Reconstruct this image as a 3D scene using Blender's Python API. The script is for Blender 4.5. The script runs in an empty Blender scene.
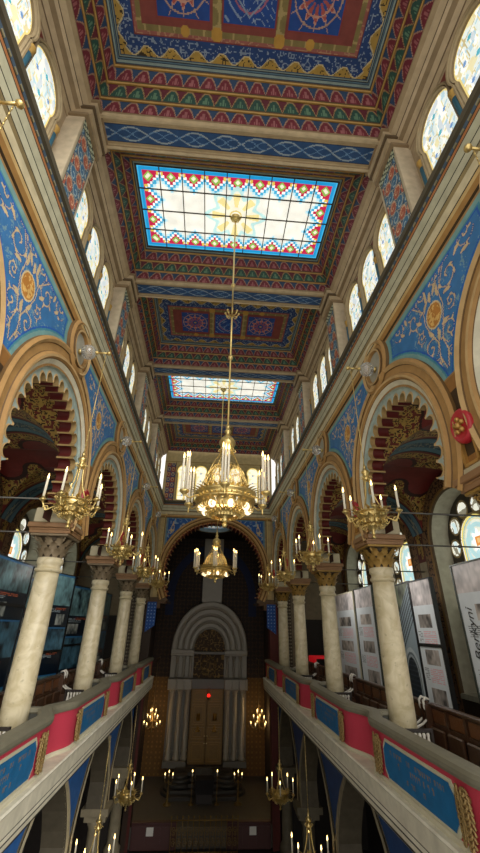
import bpy, math, random
import numpy as np
from mathutils import Vector, Matrix

R = math.radians
PI = math.pi
rnd = random.Random(7)
COLL = bpy.context.scene.collection
# heights are measured from the viewer's eye: gallery floor -2.25, nave floor -7.4
GAL, GRD = -2.25, -7.4
BAY, B0 = 4.0, 4.1                 # bay length, distance of the first column
FACE, COLX = 2.95, 3.30            # arcade wall face, column axis
ENDY = 20.0                        # the end wall
BAYC = [B0 - 2 + BAY * i for i in range(5)]      # bay centres 2.1 ... 18.1


# ------------------------------------------------------------------ colour
def lin(c):
    c = np.asarray(c, float)
    return np.where(c <= 0.04045, c / 12.92, ((c + 0.055) / 1.055) ** 2.4)


def hx(h):
    h = h.lstrip('#')
    return lin([int(h[i:i + 2], 16) / 255 for i in (0, 2, 4)])


def C4(h):
    return tuple(float(v) for v in hx(h)) + (1.0,)


# --------------------------------------------------------------- materials
_mats = {}


def nodes_of(name):
    m = bpy.data.materials.new(name)
    m.use_nodes = True
    nt = m.node_tree
    return m, nt, nt.nodes['Principled BSDF']


def mat(name, h, rough=0.6, metal=0.0, var=0.25, scale=8.0, bump=0.0, emit=None, estr=0.0):
    if name in _mats:
        return _mats[name]
    m, nt, p = nodes_of(name)
    p.inputs['Roughness'].default_value = rough
    p.inputs['Metallic'].default_value = metal
    tc = nt.nodes.new('ShaderNodeTexCoord')
    nz = nt.nodes.new('ShaderNodeTexNoise')
    nz.inputs['Scale'].default_value = scale
    nz.inputs['Detail'].default_value = 4
    nt.links.new(tc.outputs['Object'], nz.inputs['Vector'])
    mx = nt.nodes.new('ShaderNodeMix')
    mx.data_type = 'RGBA'
    c = hx(h)
    mx.inputs['A'].default_value = tuple(c * (1 - var)) + (1,)
    mx.inputs['B'].default_value = tuple(np.clip(c * (1 + var), 0, 1)) + (1,)
    nt.links.new(nz.outputs['Fac'], mx.inputs['Factor'])
    nt.links.new(mx.outputs['Result'], p.inputs['Base Color'])
    if bump:
        b = nt.nodes.new('ShaderNodeBump')
        b.inputs['Strength'].default_value = bump
        b.inputs['Distance'].default_value = 0.02
        nt.links.new(nz.outputs['Fac'], b.inputs['Height'])
        nt.links.new(b.outputs['Normal'], p.inputs['Normal'])
    if emit:
        p.inputs['Emission Color'].default_value = C4(emit)
        p.inputs['Emission Strength'].default_value = estr
    _mats[name] = m
    return m


def painted(name, rough=0.65, metal=0.0, var=0.18, scale=6.0, estr=0.0, spec=0.3):
    """paintwork: the pattern comes from the mesh's own per-face pigment, aged by noise"""
    if name in _mats:
        return _mats[name]
    m, nt, p = nodes_of(name)
    p.inputs['Roughness'].default_value = rough
    p.inputs['Metallic'].default_value = metal
    p.inputs['Specular IOR Level'].default_value = spec
    at = nt.nodes.new('ShaderNodeAttribute')
    at.attribute_name = 'Pigment'
    tc = nt.nodes.new('ShaderNodeTexCoord')
    nz = nt.nodes.new('ShaderNodeTexNoise')
    nz.inputs['Scale'].default_value = scale
    nz.inputs['Detail'].default_value = 5
    nt.links.new(tc.outputs['Object'], nz.inputs['Vector'])
    mr = nt.nodes.new('ShaderNodeMapRange')
    mr.inputs['From Min'].default_value = 0.25
    mr.inputs['From Max'].default_value = 0.75
    mr.inputs['To Min'].default_value = 1 - var
    mr.inputs['To Max'].default_value = 1 + var
    nt.links.new(nz.outputs['Fac'], mr.inputs['Value'])
    mx = nt.nodes.new('ShaderNodeVectorMath')
    mx.operation = 'SCALE'
    nt.links.new(at.outputs['Color'], mx.inputs[0])
    nt.links.new(mr.outputs['Result'], mx.inputs['Scale'])
    nt.links.new(mx.outputs['Vector'], p.inputs['Base Color'])
    if estr:
        nt.links.new(mx.outputs['Vector'], p.inputs['Emission Color'])
        p.inputs['Emission Strength'].default_value = estr
        p.inputs['Roughness'].default_value = 0.15
    _mats[name] = m
    return m


def marble(name, h, h2, vein='#a89c7c', rough=0.35):
    m, nt, p = nodes_of(name)
    p.inputs['Roughness'].default_value = rough
    tc = nt.nodes.new('ShaderNodeTexCoord')
    n1 = nt.nodes.new('ShaderNodeTexNoise')
    n1.inputs['Scale'].default_value = 3.0
    n1.inputs['Detail'].default_value = 8
    n1.inputs['Distortion'].default_value = 1.4
    n2 = nt.nodes.new('ShaderNodeTexNoise')
    n2.inputs['Scale'].default_value = 11.0
    n2.inputs['Detail'].default_value = 6
    nt.links.new(tc.outputs['Object'], n1.inputs['Vector'])
    nt.links.new(tc.outputs['Object'], n2.inputs['Vector'])
    r = nt.nodes.new('ShaderNodeValToRGB')
    e = r.color_ramp.elements
    e[0].position = 0.38
    e[0].color = C4(h2)
    e[1].position = 0.62
    e[1].color = C4(h)
    nt.links.new(n1.outputs['Fac'], r.inputs['Fac'])
    r2 = nt.nodes.new('ShaderNodeValToRGB')
    e = r2.color_ramp.elements
    e[0].position = 0.27
    e[0].color = (1, 1, 1, 1)
    e[1].position = 0.36
    e[1].color = (0, 0, 0, 1)
    nt.links.new(n2.outputs['Fac'], r2.inputs['Fac'])
    mx = nt.nodes.new('ShaderNodeMix')
    mx.data_type = 'RGBA'
    mx.inputs['B'].default_value = C4(vein)
    nt.links.new(r2.outputs['Color'], mx.inputs['Factor'])
    nt.links.new(r.outputs['Color'], mx.inputs['A'])
    nt.links.new(mx.outputs['Result'], p.inputs['Base Color'])
    _mats[name] = m
    return m


PAINT = painted('old distemper paint')
S_L, S_R, S_S, S_F, S_G = 1.15, 1.8, 1.12, 1.5, 1.5
GLAZE_L = painted('leaded glass, left', estr=S_L, var=0.08)
GLAZE_R = painted('leaded glass, right', estr=S_R, var=0.06)
GLAZE_S = painted('leaded glass, skylight', estr=S_S, var=0.06)
GLAZE_F = painted('leaded glass, end wall', estr=S_F, var=0.08)
GLAZE_G = painted('leaded glass, gallery', estr=S_G, var=0.08)


def dense(fn, S, k=1.0):
    """the glass glows in place of daylight; coloured panes glow less than clear"""
    def f(U, V):
        img = fn(U, V)
        m = np.clip((img.min(-1) - .62) / .2, 0, 1)
        m = m * m * (3 - 2 * m)
        return img * ((1 - m) * k / S + m)[..., None]
    return f


GLAZE_D = painted('leaded glass, lantern', estr=0.35, var=0.08)
PRINT = painted('printed exhibition board', rough=0.4, var=0.05)
PRINTL = painted('glossy dark board', rough=0.3, var=0.05, spec=0.5)
GOLD = mat('polished brass', '#dcc078', 0.30, 0.85, 0.25, 20)
GILT = mat('gilding', '#b98a45', 0.42, 0.6, 0.3, 14, 0.3)
OLDGILT = mat('old gilding', '#755c2e', 0.5, 0.5, 0.35, 20, 0.5)
CREAM = mat('cream stucco', '#c2a878', 0.7, 0, 0.12, 4, 0.1)
PALE = mat('pale stucco', '#c9c2a6', 0.7, 0, 0.12, 4, 0.1)
SHAFT = marble('veined cream marble', '#dccfac', '#c3b48c')
ROD = mat('steel rod', '#5c5a55', 0.5, 0.8, 0.2, 10)
WAX = mat('white candle', '#e9e2cc', 0.5, 0, 0.05, 10)
FLAME = mat('candle bulb', '#ffd890', 0.3, 0, 0.02, 10, 0, '#ffd27a', 9.0)
BULB = mat('opal bulb', '#fff0d0', 0.3, 0, 0.02, 10, 0, '#ffe2b4', 2.2)
WOOD = mat('dark pew wood', '#3f2717', 0.38, 0, 0.35, 18, 0.15)
WOODL = mat('brown pew wood', '#63391c', 0.4, 0, 0.3, 18, 0.15)
DARKW = mat('nearly black wood', '#1d1410', 0.5, 0, 0.3, 12)
ROSE = mat('rose red paint', '#b62e42', 0.6, 0, 0.1, 5)
SLATE = mat('grey green stone rail', '#6e6a58', 0.55, 0, 0.2, 9, 0.1)
SLATED = mat('dark slate', '#34352f', 0.5, 0, 0.2, 9)
DULL = mat('grey stone', '#7d7a70', 0.7, 0, 0.2, 5, 0.1)
BLACKF = mat('black frame', '#0d1013', 0.35, 0, 0.1, 9)
STEELF = mat('grey steel frame', '#3a4038', 0.45, 0.4, 0.1, 9)
LEAD = mat('lead bar', '#3b3426', 0.6, 0.3, 0.2, 10)


# ------------------------------------------------------------------ meshes
class MB:
    """collects shapes, then links them as ONE mesh object"""
    def __init__(s):
        s.v = []
        s.f = []
        s.c = []
        s.cur = None
        s.smooth = []

    def add(s, vs, fs, cols=None, smooth=False):
        o = len(s.v)
        s.v.extend([tuple(map(float, p)) for p in vs])
        for k, f in enumerate(fs):
            s.f.append(tuple(o + i for i in f))
            s.c.append(cols[k] if cols is not None else (s.cur if s.cur is not None else (.5, .5, .5)))
            s.smooth.append(smooth)
        return s

    def color(s, h):
        s.cur = tuple(hx(h))
        return s

    def box(s, x0, x1, y0, y1, z0, z1, rot=None, bev=0.0):
        if bev:
            return s.bevbox(x0, x1, y0, y1, z0, z1, bev, rot)
        vs = [(x, y, z) for x in (x0, x1) for y in (y0, y1) for z in (z0, z1)]
        fs = [(0, 1, 3, 2), (4, 6, 7, 5), (0, 4, 5, 1), (2, 3, 7, 6), (0, 2, 6, 4), (1, 5, 7, 3)]
        if rot:
            vs = [rot @ Vector(p) for p in vs]
        return s.add(vs, fs)

    def bevbox(s, x0, x1, y0, y1, z0, z1, b, rot=None):
        pl = lambda i: [(x0 + i, y0 + i), (x1 - i, y0 + i), (x1 - i, y1 - i), (x0 + i, y1 - i)]
        def ring(i, z):
            a, c, d, e = x0 + i, x1 - i, y0 + i, y1 - i
            k = b if i == 0 else b * .4
            return [(a + k, d, z), (c - k, d, z), (c, d + k, z), (c, e - k, z), (c - k, e, z), (a + k, e, z), (a, e - k, z), (a, d + k, z)]
        vs = ring(b, z0) + ring(0, z0 + b) + ring(0, z1 - b) + ring(b, z1)
        fs = [tuple(range(7, -1, -1)), tuple(range(24, 32))]
        for r in range(3):
            for k in range(8):
                fs.append((r * 8 + k, r * 8 + (k + 1) % 8, r * 8 + 8 + (k + 1) % 8, r * 8 + 8 + k))
        if rot:
            vs = [rot @ Vector(p) for p in vs]
        return s.add(vs, fs)

    def tube(s, pts, r, n=6, cap=True):
        pts = [Vector(p) for p in pts]
        m = len(pts)
        rs = r if hasattr(r, '__len__') else [r] * m
        vs, fs = [], []
        prev = None
        for i, p in enumerate(pts):
            t = (pts[min(i + 1, m - 1)] - pts[max(i - 1, 0)])
            t = t.normalized() if t.length > 1e-9 else Vector((0, 0, 1))
            if prev is None:
                a = t.cross(Vector((0, 0, 1)))
                if a.length < 1e-3:
                    a = t.cross(Vector((1, 0, 0)))
                a.normalize()
            else:
                a = (prev - t * prev.dot(t))
                a = a.normalized() if a.length > 1e-6 else t.orthogonal().normalized()
            prev = a
            b = t.cross(a)
            for k in range(n):
                q = 2 * PI * k / n
                vs.append(p + (a * math.cos(q) + b * math.sin(q)) * rs[i])
        for i in range(m - 1):
            for k in range(n):
                fs.append((i * n + k, i * n + (k + 1) % n, (i + 1) * n + (k + 1) % n, (i + 1) * n + k))
        if cap:
            fs.append(tuple(range(n - 1, -1, -1)))
            fs.append(tuple((m - 1) * n + k for k in range(n)))
        return s.add(vs, fs, smooth=True)

    def lathe(s, prof, n=16, at=(0, 0, 0), cap=True, lob=None):
        """prof: (r, z) bottom to top about a vertical axis"""
        vs, fs = [], []
        for r, z in prof:
            for k in range(n):
                q = 2 * PI * k / n
                rr = max(r, 1e-4) * (1 + (lob[1] * math.cos(lob[0] * q) if lob else 0))
                vs.append((at[0] + rr * math.cos(q), at[1] + rr * math.sin(q), at[2] + z))
        m = len(prof)
        for i in range(m - 1):
            for k in range(n):
                fs.append((i * n + k, i * n + (k + 1) % n, (i + 1) * n + (k + 1) % n, (i + 1) * n + k))
        if cap:
            fs.append(tuple(range(n - 1, -1, -1)))
            fs.append(tuple((m - 1) * n + k for k in range(n)))
        return s.add(vs, fs, smooth=True)

    def ball(s, c, r, n=10, sq=1.0):
        pr = [(r * math.sin(PI * i / 8), -r * sq * math.cos(PI * i / 8)) for i in range(9)]
        return s.lathe(pr, n, c, cap=False)

    def prism(s, poly, axis, a0, a1):
        """extrude a 2-D polygon: axis 'x' -> poly is (y,z), 'y' -> (x,z), 'z' -> (x,y)"""
        def P(u, v, w):
            return {'x': (w, u, v), 'y': (u, w, v), 'z': (u, v, w)}[axis]
        n = len(poly)
        vs = [P(u, v, a0) for u, v in poly] + [P(u, v, a1) for u, v in poly]
        fs = [tuple(range(n - 1, -1, -1)), tuple(range(n, 2 * n))]
        fs += [(k, (k + 1) % n, n + (k + 1) % n, n + k) for k in range(n)]
        return s.add(vs, fs)

    def strip(s, rows, cols=None, closed=False, smooth=False):
        """rows of equally many points joined into quads; cols = one colour per step between rows"""
        n = len(rows[0])
        vs = [p for r in rows for p in r]
        fs, cc = [], []
        for i in range(len(rows) - 1):
            for k in range(n if closed else n - 1):
                fs.append((i * n + k, i * n + (k + 1) % n, (i + 1) * n + (k + 1) % n, (i + 1) * n + k))
                if cols is not None:
                    cc.append(tuple(cols[i]))
        return s.add(vs, fs, cc if cols is not None else None, smooth)

    def mesh(s, name, m):
        me = bpy.data.meshes.new(name)
        me.from_pydata(s.v, [], s.f)
        at = me.attributes.new('Pigment', 'FLOAT_COLOR', 'FACE')
        ca = np.ones((len(s.f), 4), np.float32)
        ca[:, :3] = np.array(s.c, np.float32).reshape(-1, 3)
        at.data.foreach_set('color', ca.ravel())
        me.polygons.foreach_set('use_smooth', s.smooth)
        me.materials.append(m)
        me.update()
        return me

    def build(s, name, m, parent=None, loc=(0, 0, 0)):
        return link(name, s.mesh(name, m), parent, loc)


def link(name, data, parent=None, loc=(0, 0, 0), rz=0.0):
    o = bpy.data.objects.new(name, data)
    COLL.objects.link(o)
    o.location = loc
    if rz:
        o.rotation_euler = (0, 0, rz)
    if parent is not None:
        o.parent = parent
    return o


class Grid:
    """painted surfaces: pos(U,V)->xyz on the corners, colfn(U,V)->rgb on the cell centres"""
    def __init__(s):
        s.P, s.Q, s.C, s.n = [], [], [], 0

    def add(s, us, vs, pos, colfn, keep=None):
        us, vs = np.asarray(us, float), np.asarray(vs, float)
        U, V = np.meshgrid(us, vs, indexing='ij')
        P = np.stack(np.broadcast_arrays(*pos(U, V)), -1).reshape(-1, 3)
        UC, VC = np.meshgrid((us[1:] + us[:-1]) / 2, (vs[1:] + vs[:-1]) / 2, indexing='ij')
        col = colfn(UC, VC).reshape(-1, 3)
        nv = len(vs)
        I, J = np.meshgrid(np.arange(len(us) - 1), np.arange(nv - 1), indexing='ij')
        a = (I * nv + J).ravel()
        q = np.stack([a, a + nv, a + nv + 1, a + 1], -1)
        if keep is not None:
            k = keep(UC, VC).ravel()
            q, col = q[k], col[k]
            used = np.unique(q)
            mp = np.zeros(len(P), int)
            mp[used] = np.arange(len(used))
            P, q = P[used], mp[q]
        s.P.append(P)
        s.Q.append(q + s.n)
        s.C.append(col)
        s.n += len(P)
        return s

    def mesh(s, name, m):
        P, Q, C = np.concatenate(s.P), np.concatenate(s.Q), np.concatenate(s.C)
        me = bpy.data.meshes.new(name)
        me.from_pydata(P.tolist(), [], Q.tolist())
        at = me.attributes.new('Pigment', 'FLOAT_COLOR', 'FACE')
        ca = np.ones((len(Q), 4), np.float32)
        ca[:, :3] = C
        at.data.foreach_set('color', ca.ravel())
        me.materials.append(m)
        me.update()
        return me


def steps(a, b, cell):
    return np.linspace(a, b, max(2, int(round(abs(b - a) / cell)) + 1))


# ------------------------------------------------------------ bookkeeping
def tag(o, label, cat, group=None, kind=None):
    o['label'] = label
    o['category'] = cat
    if group:
        o['group'] = group
    if kind:
        o['kind'] = kind
    return o


def thing(name, label, cat, loc=(0, 0, 0), rz=0.0, group=None):
    return tag(link(name, None, None, loc, rz), label, cat, group)


def struct(o, label=None, cat=None):
    o['kind'] = 'structure'
    if label:
        o['label'] = label
        o['category'] = cat or 'wall'
    return o


def kids(o):
    return [c for c in COLL.objects if c.parent is o]


_children = {}


def dup(root, loc, label=None, rz=None):
    """copy a thing, its parts and their sub-parts (mesh data shared)"""
    if root.name not in _children:
        _children[root.name] = [(c, kids(c)) for c in kids(root)]
    r = root.copy()
    COLL.objects.link(r)
    r.location = loc
    if rz is not None:
        r.rotation_euler = (0, 0, rz)
    if label:
        r['label'] = label
    for c, gs in _children[root.name]:
        cc = c.copy()
        COLL.objects.link(cc)
        cc.parent = r
        for g in gs:
            gg = g.copy()
            COLL.objects.link(gg)
            gg.parent = cc
    return r


# ----------------------------------------------------------- paint helpers
def full(shape, h):
    return np.broadcast_to(hx(h), shape + (3,)).copy()


def put(img, mask, h):
    img[mask] = hx(h) if isinstance(h, str) else h


def noise2(X, Y, f, seed=0):
    """cheap smooth value noise"""
    r = np.random.RandomState(seed)
    T = r.rand(64, 64)
    x, y = X * f + 17.3, Y * f + 9.1
    i, j = np.floor(x).astype(int), np.floor(y).astype(int)
    a, b = x - i, y - j
    a, b = a * a * (3 - 2 * a), b * b * (3 - 2 * b)
    g = lambda p, q: T[p % 64, q % 64]
    return (g(i, j) * (1 - a) + g(i + 1, j) * a) * (1 - b) + (g(i, j + 1) * (1 - a) + g(i + 1, j + 1) * a) * b


def spiral(cx, cy, r0, r1, a0, turns, w0, w1, n=90):
    t = np.linspace(0, 1, n)
    a = a0 + turns * 2 * PI * t
    r = r0 + (r1 - r0) * t
    return np.stack([cx + r * np.cos(a), cy + r * np.sin(a), w0 + (w1 - w0) * t], -1)


def seg(pts, w, n=30):
    p = np.array(pts, float)
    out = []
    for a, b in zip(p[:-1], p[1:]):
        t = np.linspace(0, 1, n)[:, None]
        out.append(a + (b - a) * t)
    q = np.concatenate(out)
    ww = w if not hasattr(w, '__len__') else np.interp(np.linspace(0, 1, len(q)), np.linspace(0, 1, len(w)), w)
    return np.column_stack([q, np.broadcast_to(ww, len(q))])


def leaf(x, y, ang, L, w, n=14):
    t = np.linspace(0, 1, n)
    return np.stack([x + L * t * np.cos(ang + .5 * t), y + L * t * np.sin(ang + .5 * t), w * np.sin(PI * np.clip(t * 1.05, 0, 1)) + .004], -1)


def ink(X, Y, strokes):
    """signed distance to a set of strokes made of discs"""
    S = np.concatenate(strokes)
    x, y = X.ravel(), Y.ravel()
    out = np.full(x.shape, 9.0)
    for k in range(0, len(x), 20000):
        d = np.sqrt((x[k:k + 20000, None] - S[None, :, 0]) ** 2 + (y[k:k + 20000, None] - S[None, :, 1]) ** 2) - S[None, :, 2]
        out[k:k + 20000] = d.min(1)
    return out.reshape(X.shape)


def scroll(cx, cy, r, a0, sgn, w):
    """an acanthus scroll: spiral with leaves"""
    st = [spiral(cx, cy, r * .12, r, a0, sgn * 1.4, w * 1.6, w * .8)]
    for k in range(5):
        t = .3 + .14 * k
        a = a0 + sgn * 1.4 * 2 * PI * t
        q = r * .12 + r * .88 * t
        st.append(leaf(cx + q * math.cos(a), cy + q * math.sin(a), a + sgn * .9, r * .42, w * 1.5))
    return st

# =====================================================================
# THE SETTING
# =====================================================================
ACZ = 2.5          # centre height of the arcade arches
SIDES = ((-1, 'left'), (1, 'right'))


def revolve_x(mb, prof, angs, sx, cy, cz, cols=None, x0=FACE, squash=1.0):
    """profile (r, p): p = how far it stands out of the wall face towards the nave"""
    rows = []
    for r, p in prof:
        rows.append([(sx * (x0 - p), cy + r * math.cos(a), cz + squash * r * math.sin(a)) for a in angs])
    mb.strip(rows, cols)


# ---- one bay of the arcade wall ------------------------------------
def spandrel_strokes():
    st, bg = [], []
    for s in (-1, 1):
        m = (lambda a: a) if s == 1 else (lambda a: PI - a)
        w = .009
        st += scroll(s * .50, 4.52, .26, m(3.6), -s, w)
        st += scroll(s * .98, 4.74, .20, m(3.3), s, w)
        st += scroll(s * 1.36, 4.84, .09, m(3.0), -s, .007)
        st += scroll(s * .24, 3.74, .19, m(1.8), s, w)
        st += scroll(s * .40, 4.10, .12, m(0.2), -s, .008)
        st += scroll(s * .15, 3.42, .10, m(1.2), -s, .008)
        st += scroll(s * .16, 4.76, .13, m(-.6), s, .008)
        st += [seg([(s * .02, 3.26), (s * .10, 3.5), (s * .05, 3.72), (s * .16, 3.95), (s * .24, 4.2), (s * .22, 4.45), (s * .5, 4.8), (s * .8, 4.9), (s * 1.2, 4.92)], .010)]
        st += [leaf(s * .20, 4.40, m(1.9), .22, .03), leaf(s * .10, 3.9, m(.5), .2, .03), leaf(s * .82, 4.52, m(.3), .18, .026), leaf(s * .08, 4.5, m(1.2), .26, .03),
               leaf(s * .3, 4.32, m(.2), .2, .028), leaf(s * .7, 4.62, m(1.0), .2, .026), leaf(s * .12, 3.3, m(1.0), .16, .024)]
        for k in range(60):
            x, z = rnd.uniform(.03, 1.6), rnd.uniform(3.15, 4.95)
            bg += [spiral(s * x, z, .015, .075, rnd.uniform(0, 6), 1.2, .006, .005, 22)]
            bg += [leaf(s * x, z + .05, rnd.uniform(0, 6), .09, .014, 8)]
    st += [leaf(0, 4.45, PI / 2 - .25, .2, .035), leaf(0, 3.95, -PI / 2 - .25, .24, .035)]
    return st, bg


def arcade_paint(D, Z):
    img = full(D.shape, '#9c7644')
    dc = np.abs(D)
    ra = np.hypot(D, Z - ACZ)
    x = 2 - dc                                   # distance from the column axis
    xs = np.where(D > 0, D - 2, D + 2)           # signed distance from the nearer column axis
    inner = np.minimum(np.minimum(ra - 1.9, 4.93 - Z), np.hypot(D, Z - 4.70) - .56)
    inner = np.where(Z < 3.12, -1, inner)
    put(img, inner > 0.0, '#6f9c9a')
    put(img, inner > .10, '#3f8298')
    blue = inner > .135
    put(img, blue, '#326fab')
    st, bg = spandrel_strokes()
    ib = ink(xs, Z, bg)
    put(img, blue & (ib < 0), '#6b93a8')
    ia = ink(xs, Z, st)
    put(img, blue & (ia < .008), '#1d4d94')
    put(img, blue & (ia < 0), '#cdb487')
    rm = np.hypot(xs, (Z - 4.2) * .9)
    put(img, blue & (rm < .2), '#d9c28c')
    put(img, blue & (rm < .175), '#b8772f')
    put(img, blue & (rm < .15) & (noise2(xs, Z, 26, 3) > .55), '#e0b060')
    put(img, blue & (inner < .165), '#1a55b0')
    put(img, (inner <= 0) & (x < .17) & (Z < 3.1), '#8d5f2d')
    put(img, (inner <= 0) & (x < .12) & (Z < 2.9) & (Z > 1.95), '#3b2a17')
    return img


def arcade_bay(sx):
    g = Grid()
    g.add(steps(-2, 2, .0155), steps(1.73, 5.08, .0155), lambda D, Z: (sx * FACE + 0 * D, D, Z), arcade_paint,
          keep=lambda D, Z: np.hypot(D, Z - ACZ) > 1.45)
    sp = g.mesh('spandrel_panel', PAINT)
    b = Grid()
    b.add(steps(-2, 2, .1), steps(1.73, 5.9, .1), lambda D, Z: (sx * 3.32 + 0 * D, D, Z), lambda D, Z: full(D.shape, '#3a1512'),
          keep=lambda D, Z: np.hypot(D, Z - ACZ) > 1.36)
    bk = b.mesh('gallery_side', PAINT)
    mb = MB()
    angs = [R(-29 + 238 * k / 72) for k in range(73)]
    gold, dk, lt, wh, bl = hx('#a27a46'), hx('#644825'), hx('#bd9a66'), hx('#d3cdb4'), hx('#9fb0a8')
    prof = [(1.93, 0), (1.93, .05), (1.88, .085), (1.83, .05), (1.82, .03), (1.70, .035), (1.69, .05), (1.65, .09), (1.61, .085), (1.58, .05), (1.57, .04), (1.47, -.01), (1.43, -.05)]
    revolve_x(mb, prof, angs, sx, 0, ACZ, [dk, gold, lt, dk, gold, dk, gold, lt, gold, dk, wh, bl])
    arch = mb.mesh('archivolt', PAINT)
    # the scalloped inner edge with red and cream voussoirs
    mb = MB()
    red, cr, crd = hx('#4e120e'), hx('#94794a'), hx('#a08a5a')
    N, sub = 20, 14
    a0, a1 = -27, 207
    outer, edge, cusp = [], [], []
    for k in range(N * sub + 1):
        t = k / sub
        u = (t - math.floor(t)) * 2 - 1
        if k % sub == 0:
            u = -1
        c = abs(u) > .85
        r = 1.2 + (0 if c else .15 * math.sqrt(max(0, 1 - (u / .86) ** 2)))
        a = R(a0 + (a1 - a0) * k / (N * sub))
        outer.append((1.44, a))
        edge.append((r, a))
        cusp.append(c)

    def pt(ra, p):
        return (sx * (FACE - p), ra[0] * math.cos(ra[1]), ACZ + ra[0] * math.sin(ra[1]))
    for k in range(N * sub):
        cc = cusp[k] and cusp[k + 1]
        mid = lambda e: (e[0] + .035, e[1])
        mb.add([pt(outer[k], -.05), pt(outer[k + 1], -.05), pt(mid(edge[k + 1]), -.05), pt(mid(edge[k]), -.05)], [(0, 1, 2, 3)], [bl])
        mb.add([pt(mid(edge[k]), -.05), pt(mid(edge[k + 1]), -.05), pt(edge[k + 1], -.04), pt(edge[k], -.04)], [(0, 1, 2, 3)], [lt])
        mb.add([pt(edge[k], -.04), pt(edge[k + 1], -.04), pt(edge[k + 1], -.14), pt(edge[k], -.14)], [(0, 1, 2, 3)], [cr])
        mb.add([pt(edge[k], -.14), pt(edge[k + 1], -.14), pt(edge[k + 1], -.37), pt(edge[k], -.37)], [(0, 1, 2, 3)], [cr if cc else red])
    sc = mb.mesh('scalloped_edge', PAINT)
    # gilded ring of the roundel at the crown of the arch
    mb = MB()
    full_a = [2 * PI * k / 40 for k in range(41)]
    prof = [(.56, 0), (.55, .06), (.50, .10), (.46, .06), (.45, .05), (.38, .05), (.37, .09), (.33, .09), (.31, .03), (.0, .03)]
    revolve_x(mb, prof, full_a, sx, 0, 4.70, [dk, gold, lt, dk, gold, dk, lt, gold, hx('#a9a594')])
    ring = mb.mesh('roundel_ring', PAINT)
    return [sp, bk, arch, sc, ring]


# ---- cornice profile: (stands out, height, colour of the face that starts here)
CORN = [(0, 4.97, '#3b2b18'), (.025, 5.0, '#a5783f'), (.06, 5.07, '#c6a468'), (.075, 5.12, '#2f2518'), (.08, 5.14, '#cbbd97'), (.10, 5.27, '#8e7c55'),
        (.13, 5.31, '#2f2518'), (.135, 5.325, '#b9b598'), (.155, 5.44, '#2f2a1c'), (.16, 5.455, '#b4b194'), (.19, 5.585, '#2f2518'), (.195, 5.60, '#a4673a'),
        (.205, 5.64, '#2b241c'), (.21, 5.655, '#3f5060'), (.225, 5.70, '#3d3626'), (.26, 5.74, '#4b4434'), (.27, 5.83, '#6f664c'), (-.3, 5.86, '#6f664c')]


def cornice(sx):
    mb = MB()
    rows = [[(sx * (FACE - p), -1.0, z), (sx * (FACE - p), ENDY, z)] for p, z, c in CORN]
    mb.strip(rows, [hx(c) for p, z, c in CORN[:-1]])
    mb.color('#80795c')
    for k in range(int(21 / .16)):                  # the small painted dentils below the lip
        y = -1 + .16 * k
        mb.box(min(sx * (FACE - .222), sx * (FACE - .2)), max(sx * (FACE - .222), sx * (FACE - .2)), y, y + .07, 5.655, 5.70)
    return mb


# ---- clerestory -------------------------------------------------------
CLX = 3.22
WIN_D = (-1.0, 0.0, 1.0)


def clerestory_paint(D, Z):
    img = full(D.shape, '#a89476')
    rr = np.full(D.shape, 9.0)
    for d in WIN_D:
        rr = np.minimum(rr, np.hypot(D - d, Z - 7.58))
    put(img, (rr > .53) & (Z > 7.72) & (Z < 8.12) & (np.abs(D) < 1.0), '#6a2a24')
    put(img, Z > 8.2, '#b09c7c')
    return img


def win_path(w, spring, r, cz, z0, n=22):
    """outline of a stilted horseshoe light, from the sill up and round: (d, z, nd, nz)"""
    a0 = -math.acos(min(1, w / r))
    pts = [(w, z0, 1, 0), (w, cz + r * math.sin(a0), 1, 0)]
    for k in range(n + 1):
        a = a0 + (PI - 2 * a0) * k / n
        pts.append((r * math.cos(a), cz + r * math.sin(a), math.cos(a), math.sin(a)))
    pts += [(-w, cz + r * math.sin(a0), -1, 0), (-w, z0, -1, 0)]
    return pts


def frame_along(mb, path, prof, mapf, cols):
    rows = [[mapf(d + n * nd, z + n * nz, p) for d, z, nd, nz in path] for n, p in prof]
    mb.strip(rows, [hx(c) for c in cols])


def light_paint(seed):
    def fn(D, Z):
        img = full(D.shape, '#e4e3d8')
        n1, n2, n3 = noise2(D, Z * .6, 8, seed), noise2(D, Z * .7, 14, seed + 1), noise2(D, Z, 4, seed + 2)
        put(img, n1 > .60, '#d3dcd4')
        put(img, n2 > .72, '#a9c6d0')
        put(img, n2 < .22, '#ddd2a2')
        put(img, n1 < .25, '#c3ccd0')
        put(img, np.abs(n3 - .5) < .018, '#b8a878')
        put(img, np.abs(n1 - .5) < .03, '#d2c594')
        u = np.abs(D) / .12
        v = np.abs(((Z + 20) % .5) - .25) / .12
        put(img, (u + v < .55), '#4aa0b0')
        for dd in (-.22, .22):
            u = np.abs(D - dd) / .1
            v = np.abs(((Z + 20.25) % .5) - .25) / .1
            put(img, u + v < .45, '#5f86b8')
        e = np.minimum(np.where(Z > 7.45, .435 - np.hypot(D, Z - 7.58), .395 - np.abs(D)), Z - 5.87)
        put(img, e < .03, '#dcc476')
        return img
    return fn


def clerestory_light(sx, seed):
    g = Grid()
    keep = lambda D, Z: np.where(Z > 7.4, np.hypot(D, Z - 7.58) < .46, np.abs(D) < .42)
    g.add(steps(-.46, .46, .02), steps(5.86, 8.06, .02), lambda D, Z: (sx * (CLX - .02) + 0 * D, D, Z), dense(light_paint(seed), S_L if sx < 0 else S_R), keep)
    return g


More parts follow.
